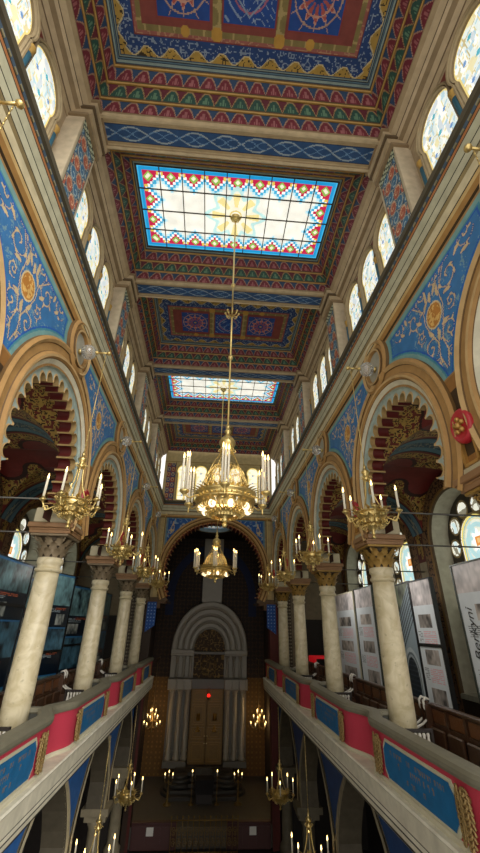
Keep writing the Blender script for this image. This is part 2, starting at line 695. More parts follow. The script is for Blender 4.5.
def clerestory_frame(sx):
    mb = MB()
    f = lambda d, z, p: (sx * (CLX - p), d, z)
    frame_along(mb, win_path(.39, 0, .43, 7.58, 5.86), [(-.0, .0), (0, .06), (.02, .09), (.035, .07), (.04, .11), (.06, .12), (.08, .09), (.085, 0)],
                f, ['#7b684c', '#a5906c', '#66543c', '#b09b76', '#97825f', '#66543c', '#5d4c2c'])
    return mb


# ------------------------------------------------------------- ceiling
CZ = 8.69
NAVEW = 2.84


def band_paint(inside, ground, line, w, fig):
    def fn(S, T):
        img = full(S.shape, ground)
        p = np.abs(((S + 100) % w) / w - .5) * 2
        top = .97 * (1 - np.clip(p, 0, 1) ** 1.9)
        d = top - T
        put(img, d > -.07, line)
        put(img, d > .10, inside)
        put(img, (p < .13) & (T > .12) & (T < .55), fig)
        put(img, (np.abs(p - .28) < .07) & (T > .12) & (T < .34), fig)
        put(img, T > .965, line)
        return img * .8
    return fn


def coffer_rings():
    """the three stepped, painted coves of a coffer, about its own centre"""
    hy = 1.68
    bands = Grid()
    lips = MB()
    spec = [(0.0, 8.73, .09, 8.92, band_paint('#6c212c', '#27405f', '#a37c66', .35, '#9a5a5c')),
            (.13, 8.93, .23, 9.11, band_paint('#23473d', '#5c1e28', '#96784f', .35, '#57795f')),
            (.27, 9.12, .37, 9.31, band_paint('#6c212c', '#27405f', '#a37c66', .35, '#9a5a5c'))]
    cell = .018
    for o0, z0, o1, z1, fn in spec:
        for sgn in (-1, 1):
            def posx(S, T, sgn=sgn):
                o = o0 + (o1 - o0) * T
                return sgn * (NAVEW - o), S * (hy - o * 1.3), z0 + (z1 - z0) * T

            def posy(S, T, sgn=sgn):
                o = o0 + (o1 - o0) * T
                return S * (NAVEW - o), sgn * (hy - o * 1.3), z0 + (z1 - z0) * T
            t = np.linspace(0, 1, 13)
            bands.add(np.linspace(-1, 1, int(3.3 / cell)), t, posx, lambda S, T: fn(S * hy, T))
            bands.add(np.linspace(-1, 1, int(5.6 / cell)), t, posy, lambda S, T: fn(S * NAVEW, T))
    # gilded lips between the coves
    def rect(o, z):
        x, y = NAVEW - o, hy - o * 1.3
        return [(-x, -y, z), (x, -y, z), (x, y, z), (-x, y, z)]
    for o0, z0 in ((.09, 8.92), (.23, 9.11), (.37, 9.31)):
        rows = [rect(o0, z0), rect(o0 - .004, z0 - .02), rect(o0 + .016, z0 - .03), rect(o0 + .03, z0 - .01), rect(o0 + .04, z0 + .01)]
        lips.strip(rows, [hx('#6d5229'), hx('#9c7538'), hx('#a98246'), hx('#4d3a1e')], closed=True)
    rows = [rect(.41, 9.32), rect(.42, 9.33), rect(.45, 9.33), rect(.455, 9.35), rect(.47, 9.35)]
    lips.strip(rows, [hx('#20303f'), hx('#7d8d88'), hx('#20303f'), hx('#4d6675')], closed=True)
    rows = [rect(0, 8.69), rect(0, 8.73)]
    lips.strip(rows, [hx('#8f7a5a')], closed=True)
    return bands.mesh('coffer_band', PAINT), lips.mesh('coffer_moulding', PAINT)


PW, PH = 2.37, 1.07       # half size of the field inside the coffer


def ceiling_panel_paint(X, Y):
    img = full(X.shape, '#20407a')
    e = np.minimum(PW - np.abs(X), PH - np.abs(Y))
    s = np.where(PW - np.abs(X) < PH - np.abs(Y), Y, X)
    wave = .13 + .07 * np.cos(s * 2 * PI / .46)
    nz = noise2(X, Y, 15, 5)
    och = (e < wave) & (e > .05)
    put(img, och, '#c29a45')
    put(img, och & (np.abs(nz - .5) < .05), '#3a2c16')
    put(img, (np.abs(e - wave) < .012), '#e2cf9a')
    put(img, (e > wave + .02) & (e < .33) & (np.abs(noise2(X, Y, 20, 8) - .5) < .06), '#8fa0b8')
    put(img, e < .05, '#31506e')
    put(img, e < .035, '#93a097')
    put(img, e < .012, '#28333c')
    put(img, e > .34, '#7d332e')
    f = e > .36
    put(img, f, '#a55f54')
    put(img, f & (np.abs(noise2(X, Y, 12, 9) - .5) < .07), '#c08a6a')
    fr = (e > .40) & ((e < .50) | (np.abs(np.abs(X) - .56) < .07))
    put(img, fr, '#8c7a48')
    put(img, fr & (np.abs(np.sin(X * 12) * np.sin(Y * 12)) < .18), '#b8a066')
    put(img, (e > .50) & (np.abs(np.abs(X) - .56) >= .07), '#8a4038')
    put(img, (e > .36) & (np.hypot(np.abs(X) - .56, np.abs(Y) - .62) < .10), '#d09a40')
    put(img, (e > .36) & (np.hypot(np.abs(X) - 1.12, np.abs(Y) - .62) < .08), '#d09a40')
    for k, cx in enumerate((-1.14, 0, 1.14)):
        x, y = X - cx, Y
        m = np.maximum(np.abs(x), np.abs(y))
        put(img, m < .49, '#8a3a36')
        put(img, m < .455, '#1b4696')
        r, a = np.hypot(x, y), np.arctan2(y, x)
        inn = m < .44
        if k != 1:
            st = .36 * (.78 + .22 * np.cos(a * 12))
            put(img, inn & (np.abs(np.cos(a * 6 + PI / 2)) < .10) & (r > .2), '#c09a86')
            put(img, inn & (np.abs(r - .40) < .012), '#c09a86')
            put(img, r < st, '#b8544e')
            put(img, (r < st) & (r > st - .03), '#dba08c')
            put(img, (r < .27) & (r > .245), '#dba08c')
            put(img, (r < .22) & (np.cos(a * 12) < 0) & (r > .1), '#2a4f9a')
            put(img, r < .10, '#1c3f88')
            put(img, r < .04, '#c9a060')
        else:
            q = np.abs(np.sin(x * 13 + 1.6 * np.sin(y * 10)) * np.sin(y * 13 + 1.6 * np.sin(x * 10)))
            put(img, inn & (q < .06), '#8ea4c8')
            put(img, inn & (np.abs(r - .30) < .016), '#b0647c')
            put(img, inn & (np.abs(np.abs(x) + np.abs(y) - .36) < .016), '#8fa2bd')
            put(img, r < .06, '#3a6fb8')
    return img * .62


def skylight_paint(X, Y):
    e = np.minimum(PW - np.abs(X), PH - np.abs(Y))
    side = PW - np.abs(X) < PH - np.abs(Y)
    p = np.where(side, 2 * PH / 4, 2 * PW / 9)
    s = np.where(side, Y + PH, X + PW)
    m = np.abs(((s / p) % 1) - .5) * 2
    img = full(X.shape, '#ebe8da')
    q = np.floor((1 - m) * 4 + .5) / 4
    T = .15 + .27 * q
    put(img, e < T + .20, '#b4dfea')
    put(img, e < T + .13, '#3a9fc8')
    put(img, e < T + .05, '#f1f1ea')
    put(img, e < T - .005, '#b81c40')
    put(img, (m * p / 2 + np.abs(e - .24) < .11), '#7fae44')
    put(img, (m * p / 2 + np.abs(e - .23) < .055), '#efe9c8')
    put(img, (np.abs(m - .8) < .1) & (e < .22) & (e > .13), '#d9b84a')
    put(img, e < .12, '#1787c4')
    put(img, e < .05, '#37a6d8')
    put(img, e < .015, '#20323c')
    # pale star in the middle
    r, a = np.hypot(X, Y * 1.05), np.arctan2(Y, X)
    rr = .72 * (.84 + .16 * np.cos(a * 8))
    put(img, (np.abs(r - rr) < .07), '#b4dcd8')
    put(img, (r < rr - .05), '#f0ead0')
    put(img, (r < .6) & (np.cos(a * 8) > .2) & (r > .25), '#e8d58c')
    put(img, r < .16, '#f5efd8')
    put(img, (r < .16) & (r > .12), '#d9c070')
    n = noise2(X, Y, 6, 4)
    img *= (.9 + .16 * n)[..., None]
    return img


def beam_soffit_paint(X, T):
    img = full(X.shape, '#24446f')
    s = X * 2 * PI / 1.25
    for ph in (0, PI):
        put(img, np.abs(T - .12 * np.sin(s + ph)) < .014, '#8f9ca4')
        put(img, np.abs(T - .07 * np.sin(2 * s + ph)) < .010, '#5d7fa6')
    put(img, (np.abs(T) > .15), '#182b48')
    put(img, (np.abs(T) > .165), '#a08a66')
    put(img, (np.abs(T) > .20), '#5e4e38')
    put(img, (np.abs(T) > .21), '#b8a27e')
    return img


# ------------------------------------------------------------- galleries
OUTX = 6.4


def vault_h(x, d):
    zA = 2.5 + 1.5 * np.sqrt(np.clip(1 - ((x - 4.86) / 1.56) ** 2, 0, 1))
    zB = np.where(np.abs(d) < 1.66, 2.5 + 1.62 * np.sqrt(np.clip(1 - (d / 1.66) ** 2, 0, 1)), 0)
    return np.maximum(zA, zB)


def vault_paint(X, D):
    img = full(X.shape, '#63201a')
    n1, n2 = noise2(X, np.abs(D), 1.25, 12), noise2(X, np.abs(D), 13, 13)
    d = n1 - .40
    ok = np.abs(D) < 1.5
    put(img, ok & (np.abs(d) < .035), '#2a120c')
    patch = ok & (d > .015)
    put(img, patch, '#2a1a0e')
    put(img, patch & (np.abs(n2 - .5) > .07), '#9a7a38')
    put(img, patch & (np.abs(n2 - .5) > .26), '#5a1d17')
    put(img, np.abs(np.abs(D) - 1.52) < .03, '#8a6b35')
    put(img, np.abs(D) > 1.62, '#1b1c1e')
    put(img, np.abs(D) > 1.68, '#476874')
    put(img, (np.abs(D) > 1.86), '#2c4452')
    put(img, (np.abs(D) > 1.86) & (np.abs(noise2(X, D, 14, 2) - .5) < .06), '#7a7a66')
    return img


NZ, NR = 2.3, 1.32       # niche of the gallery window: spring height and radius


def outer_paint(D, Z):
    img = full(D.shape, '#4a1b15')
    r = np.where(Z > NZ, np.hypot(D, Z - NZ), np.abs(D))
    put(img, r < 1.80, '#33261b')
    put(img, (r < 1.77) & (r > 1.37), '#6a4e32')
    put(img, (r < 1.73) & (r > 1.41) & (np.abs(noise2(D, Z, 13, 6) - .5) < .10), '#241812')
    put(img, (np.abs(D) > 1.80) & (Z < 1.9), '#7d7258')
    pt_ = (r > 1.86) & (Z > 2.0) & (noise2(D, Z, 1.6, 17) > .45)
    put(img, pt_, '#2a1a0e')
    put(img, pt_ & (np.abs(noise2(D, Z, 12, 7) - .5) > .07), '#86692f')
    return img


def gal_light_paint(D, Z):
    D, Z = D / 1.35, (Z - 2.2) / 1.35 + 2.35
    img = full(D.shape, '#d9dcc8')
    n = noise2(D, Z, 7, 31)
    c = np.hypot(D, Z - 2.35)
    put(img, n > .5, '#a8cdd0')
    put(img, np.abs(c - .32) < .05, '#a3c8c8')
    put(img, c < .20 + .04 * np.cos(8 * np.arctan2(Z - 2.35, D)), '#ecebe0')
    put(img, np.maximum(np.abs(D), np.abs(Z - 2.35)) < .095, '#cf8440')
    put(img, np.maximum(np.abs(D), np.abs(Z - 2.35)) < .045, '#e0b070')
    e = np.where(Z > 2.35, .52 - np.hypot(D, Z - 2.35), .52 - np.abs(D))
    put(img, e < .10, '#cfc89a')
    put(img, e < .06, '#7fa8ac')
    put(img, e < .03, '#d8c668')
    put(img, (Z < 1.9) & (np.abs(n - .5) < .05), '#b98a4a')
    out = np.where(Z > 2.35, np.hypot(D, Z - 2.35), np.abs(D)) > .56
    put(img, out, '#d5d6c4')
    put(img, out & (np.abs(n - .5) < .12), '#6f6a58')
    put(img, out & (n > .7), '#b9cfd0')
    return img


# ---------------------------------------------------------- build the sides
ORD = ['nearest', 'second', 'third', 'fourth', 'farthest']
win_n = 0
trim_n = 0
for sx, side in SIDES:
    wall = MB()
    # clerestory strip wall above the windows' bay grids, and the nave wall's solid ends
    wall.color('#c2ad80')
    wall.box(min(sx * CLX, sx * 3.6), max(sx * CLX, sx * 3.6), -1, ENDY, 5.8, 5.86)
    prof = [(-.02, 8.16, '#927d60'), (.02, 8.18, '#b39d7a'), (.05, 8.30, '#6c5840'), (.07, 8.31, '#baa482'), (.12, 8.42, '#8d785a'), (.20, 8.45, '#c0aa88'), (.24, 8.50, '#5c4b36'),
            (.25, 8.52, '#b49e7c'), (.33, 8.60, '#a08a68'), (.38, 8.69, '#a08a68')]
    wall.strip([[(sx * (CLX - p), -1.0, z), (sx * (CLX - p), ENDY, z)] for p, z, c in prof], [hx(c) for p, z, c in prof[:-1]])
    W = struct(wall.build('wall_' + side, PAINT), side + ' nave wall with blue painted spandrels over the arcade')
    meshes = arcade_bay(sx)
    cb = Grid()
    cb.add(steps(-2, 2, .04), steps(5.84, 8.2, .04), lambda D, Z: (sx * CLX + 0 * D, D, Z), clerestory_paint)
    cmesh = cb.mesh('clerestory_panel', PAINT)
    for yc in BAYC:
        for me in meshes:
            link(me.name.split('.')[0], me, W, (0, yc, 0))
        link('clerestory_panel', cmesh, W, (0, yc, 0))
    # pilasters with red and blue leaf panels
    def pil_paint(D, Z):
        img = full(D.shape, '#2f4c68')
        w, h = .22, .30
        i = np.floor((D + 11) / w)
        zz = Z + (i % 2) * h / 2
        j = np.floor(zz / h)
        x, y = ((D + 11) % w) - w / 2, (zz % h) - h / 2
        r, a = np.hypot(x, y * .85), np.arctan2(y, x)
        odd = (i + j) % 2
        put(img, r < .125, '#b9b09a')
        put(img, r < .112, '#35688e')
        put(img, (r < .112) & (odd == 1), '#b0563c')
        sw = np.abs((a / (2 * PI) - r * 9 * np.where(odd == 1, 1, -1)) % 1 - .5) < .10
        put(img, sw & (r < .112), '#a9c0c4')
        put(img, sw & (r < .112) & (odd == 1), '#e0b48c')
        put(img, (r > .13) & (np.abs(np.sin(D * 40) * np.sin(Z * 40)) < .15), '#6f8a94')
        e = .33 - np.abs(D)
        put(img, e < .05, '#29333a')
        put(img, e < .03, '#b3a98a')
        ck = (np.floor((D + 10) / .06) + np.floor(Z / .06)) % 2
        put(img, (Z > 8.0), '#173028')
        put(img, (Z > 8.03) & (ck == 0), '#c9d0b0')
        return img
    pg = Grid()
    pg.add(steps(-.33, .33, .015), steps(5.84, 8.22, .015), lambda D, Z: (sx * 2.895 + 0 * D, D, Z), pil_paint)
    pmesh = pg.mesh('leaf_panel', PAINT)
    pm = MB()
    pm.color('#cdbb9c')
    a, b = sorted((sx * 2.90, sx * CLX))
    pm.box(a, b, -.36, .36, 5.84, 8.3)
    pm.color('#a8937a')
    for (q, w, z0, z1, c) in ((2.84, .40, 8.22, 8.30, '#8c7658'), (2.80, .38, 8.30, 8.46, '#b7a17e'), (2.76, .42, 8.46, 8.52, '#5f4e38'), (2.74, .40, 8.52, 8.66, '#b9a482'), (2.70, .44, 8.66, 8.70, '#8c7658')):
        pm.color(c)
        a, b = sorted((sx * q, sx * CLX))
        pm.box(a, b, -w, w, z0, z1)
    pilm = pm.mesh('pilaster', PAINT)
    for i in range(-1, 4):
        y = B0 + BAY * i + .08
        p = link('pilaster', pilm, W, (0, y, 0))
        link('leaf_panel', pmesh, p)
    trim_n += 1
    struct(cornice(sx).build('trim_%d' % trim_n, PAINT), side + ' cornice of cream and brown mouldings below the high windows', 'cornice')
    # the lights
    fm = clerestory_frame(sx).mesh('window_frame', PAINT)
    gms = [clerestory_light(sx, 40 + k).mesh('stained_glass', GLAZE_L if sx < 0 else GLAZE_R) for k in range(3)]
    cm = MB()
    x = sx * (CLX - .09)
    cm.color('#2c6076').lathe([(.05, 5.86), (.05, 7.12)], 8, (x, 0, 0))
    cm.color('#b58d45').lathe([(.05, 7.14), (.055, 7.17), (.045, 7.19), (.07, 7.28), (.07, 7.31)], 8, (x, 0, 0))
    colm = cm.mesh('colonnette', PAINT)
    for bi, yc in enumerate(BAYC):
        for k, d in enumerate(WIN_D):
            win_n += 1
            w = link('window_%d' % win_n, fm, None, (0, yc + d, 0))
            struct(w, '%s arched light of the %s high window group on the %s' % (['first', 'middle', 'last'][k], ORD[bi], side), 'window')
            link('stained_glass', gms[(k + bi) % 3], w)
            link('colonnette', colm, w, (0, -.5, 0))
            if k == 2:
                link('colonnette', colm, w, (0, .5, 0))

# ---- ceiling --------------------------------------------------------------
bands, lips = coffer_rings()
bm_ = Grid()
for i in range(-1, 4):
    y = 4.25 + BAY * i
    bm_.add(steps(-NAVEW, NAVEW, .03), steps(-.32, .32, .0145), lambda X, T, y=y: (X, T + y, CZ - .015 + 0 * X), beam_soffit_paint)
CEIL = struct(link('ceiling', bm_.mesh('ceiling', PAINT)), 'coffered ceiling painted in red, blue and gold', 'ceiling')
bl = MB()
for s in (-1, 1):
    rows = [[(-NAVEW, s * o, z), (NAVEW, s * o, z)] for o, z in ((.23, 8.675), (.24, 8.65), (.29, 8.645), (.325, 8.68), (.325, 8.76))]
    bl.strip(rows, [hx('#8f7a5a'), hx('#c4ae8a'), hx('#b09a76'), hx('#8f7a5a')])
blm = bl.mesh('beam_moulding', PAINT)
pp = Grid()
pp.add(steps(-PW, PW, .017), steps(-PH, PH, .017), lambda X, Y: (X, Y, 9.35 + 0 * X), ceiling_panel_paint)
ppm = pp.mesh('painted_field', PAINT)
sk = Grid()
sk.add(steps(-PW, PW, .015), steps(-PH, PH, .015), lambda X, Y: (X, Y, 9.36 + 0 * X), dense(skylight_paint, S_S))
skm = sk.mesh('stained_glass', GLAZE_S)
sb = MB()
for k in range(0, 10):
    x = -PW + 2 * PW * k / 9
    sb.box(x - .011, x + .011, -PH, PH, 9.325, 9.352)
for k in range(0, 5):
    y = -PH + 2 * PH * k / 4
    sb.box(-PW, PW, y - .011, y + .011, 9.322, 9.35)
sbm = sb.mesh('glazing_bar', LEAD)
for i in range(5):
    yc = 2.25 + BAY * i
    link('coffer_band', bands, CEIL, (0, yc, 0))
    link('coffer_moulding', lips, CEIL, (0, yc, 0))
    link('beam_moulding', blm, CEIL, (0, yc - 2, 0))
    if i % 2 == 0:
        link('painted_field', ppm, CEIL, (0, yc, 0))
    else:
        win_n += 1
        w = link('window_%d' % win_n, sbm, None, (0, yc, 0))
        struct(w, ('nearer' if i == 1 else 'farther') + ' stained glass skylight with blue and red border', 'skylight')
        link('stained_glass', skm, w)

# ---- end wall with the great arch ------------------------------------------
EZ, ER = 2.35, 2.36


def end_paint(X, Z):
    img = full(X.shape, '#9a8760')
    r = np.hypot(X, Z - EZ)
    ax = np.abs(X)
    inner = np.minimum(np.minimum(r - 2.72, 5.02 - Z), 2.52 - ax)
    inner = np.where(Z < 2.6, -1, inner)
    put(img, inner > 0, '#5d8090')
    bl = inner > .08
    put(img, bl, '#1f4f93')
    put(img, bl & (np.abs(noise2(ax, Z, 7, 20) - .5) < .045), '#7f9cb8')
    put(img, bl & (np.abs(noise2(ax, Z, 4, 21) - .5) < .025), '#c3ae86')
    put(img, (ax > 2.62) & (ax < 2.84) & (Z < 5), '#b49c68')
    put(img, (ax > 2.60) & (ax < 2.63) & (Z < 5), '#4e3c20')
    up = Z > 5.8
    put(img, up, '#c7b07a')
    pan = up & (ax > 2.36) & (ax < 2.8) & (Z < 8.0)
    put(img, pan, '#2a456e')
    x, z = ((ax - 2.36) / .22) % 1 - .5, (Z / .3) % 1 - .5
    odd = (np.floor((ax - 2.36) / .22) + np.floor(Z / .3)) % 2
    put(img, pan & (odd == 1), '#8f3d30')
    put(img, pan & (np.abs(np.hypot(x, z) - .3) < .08), '#b99a72')
    put(img, up & (ax > 2.33) & (ax < 2.36), '#4e3c20')
    put(img, up & (Z > 8.05), '#a98f5a')
    put(img, up & (Z > 8.12), '#cbb581')
    put(img, Z < 1.2, '#5a4632')
    return img


eg = Grid()
eg.add(steps(-FACE, FACE, .03), steps(.85, 8.72, .03), lambda X, Z: (X, ENDY + 0 * X, Z), end_paint,
       keep=lambda X, Z: np.where(Z > 1.05, np.hypot(X, Z - EZ) > 2.46, np.abs(X) > 2.72))
WF = struct(link('wall_far', eg.mesh('wall_far', PAINT)), 'end wall pierced by the great scalloped arch')
mb = MB()
angs = [R(-27 + 234 * k / 80) for k in range(81)]
fy = lambda r, a, p: (r * math.cos(a), ENDY - p, EZ + r * math.sin(a))
prof = [(2.80, 0), (2.79, .05), (2.74, .08), (2.70, .05), (2.64, .04), (2.62, .07), (2.57, .08), (2.52, .03), (2.48, 0)]
mb.strip([[fy(r, a, p) for a in angs] for r, p in prof], [hx(c) for c in ('#6d4a22', '#a88350', '#c09a62', '#6d4a22', '#9c7a4a', '#c09a62', '#a88350', '#6d4a22')])
N, sub = 44, 8
E0, E1 = R(-27), R(207)
for k in range(N * sub):
    def rr(k):
        u = ((k / sub) % 1) * 2 - 1
        return 2.30 + (.11 * math.sqrt(max(0, 1 - u * u)))
    a, b = E0 + (E1 - E0) * k / (N * sub), E0 + (E1 - E0) * (k + 1) / (N * sub)
    cusp = (k % sub) in (0, sub - 1)
    mb.add([fy(2.5, a, 0), fy(2.5, b, 0), fy(rr(k + 1), b, 0), fy(rr(k), a, 0)], [(0, 1, 2, 3)], [hx('#a0743f') if not cusp else hx('#7a2f22')])
    mb.add([fy(rr(k), a, 0), fy(rr(k + 1), b, 0), fy(rr(k + 1), b, -.6), fy(rr(k), a, -.6)], [(0, 1, 2, 3)], [hx('#c8a878') if cusp else hx('#5c1d18')])
mb.build('great_arch', PAINT, WF)
mb = MB()                                    # back of the end wall and its piers
mb.color('#2c1f15')
for s in (-1, 1):
    a, b = sorted((s * 2.72, s * 3.4))
    mb.box(a, b, ENDY, ENDY + .62, GRD, .95)
    mb.color('#58402a')
    a, b = sorted((s * 2.2, s * 3.3))
    mb.box(a, b, ENDY - .02, ENDY + .6, .95, 1.08)       # corbel that the arch springs from
    a, b = sorted((s * 2.45, s * 3.3))
    mb.box(a, b, ENDY + .02, ENDY + .56, .75, .95)
    mb.color('#4a1a14')
    a, b = sorted((s * 2.70, s * 2.80))
    mb.box(a, b, ENDY - .05, ENDY, GRD, -2.4)
mb.build('pier', PAINT, WF)
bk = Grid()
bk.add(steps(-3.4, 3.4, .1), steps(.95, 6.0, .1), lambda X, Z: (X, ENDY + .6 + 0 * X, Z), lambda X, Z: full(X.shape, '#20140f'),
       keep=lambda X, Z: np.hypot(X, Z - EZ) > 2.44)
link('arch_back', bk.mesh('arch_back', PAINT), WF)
mb = MB()
mb.strip([[(-FACE, ENDY - p * .8, z), (FACE, ENDY - p * .8, z)] for p, z, c in CORN], [hx(c) for p, z, c in CORN[:-1]])
trim_n += 1
struct(mb.build('trim_%d' % trim_n, PAINT), 'cornice across the end wall above the great arch', 'cornice')
ef = MB()
fw = lambda d, z, p: (d, ENDY - p, z)
frame_along(ef, win_path(.27, 0, .33, 7.55, 5.95), [(0, .0), (0, .05), (.03, .08), (.06, .05), (.07, .08), (.10, .08), (.11, 0)], fw,
            ['#8b7a52', '#d2b878', '#8b7a52', '#e0c88c', '#b59f6c', '#6d5c38'])
efm = ef.mesh('window_frame', PAINT)


def end_light_paint(D, Z):
    img = full(D.shape, '#fbf3d4')
    n = noise2(D, Z, 8, 60)
    put(img, n > .66, '#f0e3b0')
    put(img, np.abs(((Z + 10) % .42) - .21) < .012, '#d8c48a')
    put(img, np.hypot(D, ((Z + 10) % .42) - .21) < .05, '#6f8fb8')
    e = np.where(Z > 7.45, .33 - np.hypot(D, Z - 7.55), .28 - np.abs(D))
    put(img, e < .05, '#e8cc70')
    return img


eg = Grid()
eg.add(steps(-.34, .34, .02), steps(5.95, 7.9, .02), lambda D, Z: (D, ENDY - .015 + 0 * D, Z), dense(end_light_paint, S_F),
       lambda D, Z: np.where(Z > 7.42, np.hypot(D, Z - 7.55) < .345, np.abs(D) < .285))
egm = eg.mesh('stained_glass', GLAZE_F)
for k in range(5):
    win_n += 1
    w = link('window_%d' % win_n, efm, None, (.95 * (k - 2), 0, 0))
    struct(w, ['leftmost', 'second', 'middle', 'fourth', 'rightmost'][k] + ' of the five keyhole windows over the great arch', 'window')
    link('stained_glass', egm, w)

# ---- galleries: floor, vaults, outer walls, niche windows -------------------
vg = {}
for sx, side in SIDES:
    g = Grid()
    g.add(steps(3.31, OUTX + .02, .02), steps(-2, 2, .02), lambda X, D: (sx * X, D, vault_h(X, D)), vault_paint)
    vm = g.mesh('ceiling', PAINT)
    for bi, yc in enumerate(BAYC):
        struct(link('ceiling', vm, None, (0, yc, 0)), '%s dark red vault over the %s gallery' % (ORD[bi], side), 'vault')
    g = Grid()
    for yc in BAYC:
        g.add(steps(-2, 2, .03), steps(GAL, 4.3, .03), lambda D, Z, yc=yc: (sx * OUTX + 0 * D, D + yc, Z), outer_paint,
              keep=lambda D, Z: ~(((np.hypot(D, Z - NZ) < NR + .03) & (Z > NZ)) | ((np.abs(D) < NR + .03) & (Z <= NZ) & (Z > -1.4))))
    WO = struct(link('wall_%s_gallery' % side, g.mesh('outer', PAINT)), 'outer wall of the %s gallery with deep window niches' % side)
    # niche
    mb = MB()
    path = [(NR, -1.4)] + [(NR * math.cos(R(a)), NZ + NR * math.sin(R(a))) for a in range(0, 181, 6)] + [(-NR, -1.4)]
    f = lambda d, z, x: (sx * x, d, z)
    mb.strip([[f(d * k, NZ + (z - NZ) * k if z > NZ else z, x) for d, z in path] for k, x in ((1.06, OUTX - .03), (1.0, OUTX - .02), (.98, OUTX + .05), (.97, OUTX + .62))],
             [hx('#7a5c30'), hx('#4a3820'), hx('#a5a08a')])
    a, b = sorted((sx * (OUTX - .02), sx * (OUTX + .64)))
    mb.color('#a5a08a').box(a, b, -NR - .05, NR + .05, -1.5, -1.38)
    nm = mb.mesh('window_niche', PAINT)
    tr = Grid()                                   # tracery plate with a tall light and seven roundels
    lights = [(math.cos(R(a)) * .76, 2.32 + math.sin(R(a)) * .76) for a in (0, 36, 72, 108, 144, 180)] + [(.76, 1.85), (-.76, 1.85), (.76, 1.4), (-.76, 1.4)]

    def in_light(D, Z, k=0.0):
        D, Z = D / 1.35, (Z - 2.2) / 1.35 + 2.35
        m = np.where(Z > 2.35, np.hypot(D, Z - 2.35) < .52 + k, np.abs(D) < .52 + k)
        for (a, b) in lights:
            m = m | (np.hypot(D - a, Z - b) < .15 + k)
        return m
    tr.add(steps(-1.34, 1.34, .02), steps(-1.4, 3.64, .02), lambda D, Z: (sx * (OUTX + .56) + 0 * D, D, Z), lambda D, Z: np.where(in_light(D, Z, .045)[..., None], hx('#a08a58'), hx('#3a342a')),
           keep=lambda D, Z: ~(in_light(D, Z) & (Z > .2)))
    trm = tr.mesh('tracery', PAINT)
    gl = Grid()
    gl.add(steps(-1.34, 1.34, .025), steps(.1, 3.62, .025), lambda D, Z: (sx * (OUTX + .60) + 0 * D, D, Z), dense(gal_light_paint, S_G, 1.1), keep=lambda D, Z: in_light(D, Z, .03))
    glm = gl.mesh('stained_glass', GLAZE_G)
    for bi, yc in enumerate(BAYC):
        win_n += 1
        w = link('window_%d' % win_n, nm, None, (0, yc, 0))
        struct(w, '%s niche window with ringed roundels in the %s gallery' % (ORD[bi], side), 'window')
        link('tracery', trm, w)
        link('stained_glass', glm, w)
    # gallery floor and its white fascia
    fl = MB()
    a, b = sorted((sx * 2.62, sx * 7.0))
    fl.box(a, b, -1, ENDY, GAL - .2, GAL)
    struct(fl.build('floor', mat('gallery boards', '#3a2a1c', .6)), 'boarded floor of the %s gallery' % side, 'floor')
    fa = MB()
    prof = [(-.55, -1.93, '#d9d3bc'), (.10, -1.93, '#e2dcc6'), (.12, -1.95, '#d9d3bc'), (.10, -1.98, '#cfc8b0'), (.09, -2.19, '#2c281f'), (.088, -2.205, '#d9d3bc'), (.085, -2.26, '#2c281f'), (.08, -2.285, '#cfc8b0'),
            (.075, -2.34, '#a8a088'), (.05, -2.37, '#2c281f'), (.04, -2.40, '#bdb69c'), (.0, -2.44, '#6d6654'), (-.35, -2.46, '#6d6654')]
    fa.strip([[(sx * (2.5 - p), -1, z), (sx * (2.5 - p), ENDY + .1, z)] for p, z, c in prof], [hx(c) for p, z, c in prof[:-1]])
    fa.color('#cfc8b0')
    fa.prism([(sx * (2.5 - p), z) for p, z, c in prof], 'y', ENDY + .08, ENDY + .1)
    trim_n += 1
    struct(fa.build('trim_%d' % trim_n, PAINT), 'white moulded fascia along the edge of the %s gallery' % side, 'fascia')
    # far end wall of the gallery with a doorway
    ew = MB()
    ew.color('#6a5d48')
    a, b = sorted((sx * 3.0, sx * OUTX))
    ew.box(a, b, ENDY + .1, ENDY + .3, GAL, 4.2)
    ew.color('#3a3026')
    a, b = sorted((sx * 3.42, sx * 3.75))
    ew.box(a, b, ENDY + .02, ENDY + .1, GAL, 1.6)
    ew.color('#857a62')
    for q in range(26):
        for t in range(3):
            a, b = sorted((sx * (3.46 + .1 * t), sx * (3.52 + .1 * t)))
            ew.box(a, b, ENDY, ENDY + .02, GAL + .2 + .14 * q, GAL + .26 + .14 * q)
    ew.color('#17110d')
    a, b = sorted((sx * 4.3, sx * 5.5))
    ew.box(a, b, ENDY + .04, ENDY + .1, GAL, .4)
    struct(ew.build('wall_%s_end' % side, PAINT), 'end wall of the %s gallery with a dark doorway' % side)

# ---- under the galleries ------------------------------------------------------
LX = 3.05


def low_half(z):
    return np.interp(z, [-4.9, -4.6, -4.3, -4.0, -3.6, -3.2, -2.9, -2.65, -2.55], [1.66, 1.74, 1.78, 1.66, 1.42, 1.08, .74, .3, 0])


def low_paint(sx):
    def fn(D, Z):
        img = full(D.shape, '#a89a78' if sx < 0 else '#6d6450')  # right side darker: its weaker light is put into the paint
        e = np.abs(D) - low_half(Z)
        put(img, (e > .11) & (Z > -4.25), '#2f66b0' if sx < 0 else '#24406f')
        put(img, (e > .11) & (Z > -4.25) & (e < .14), '#8a7a55')
        return img
    return fn


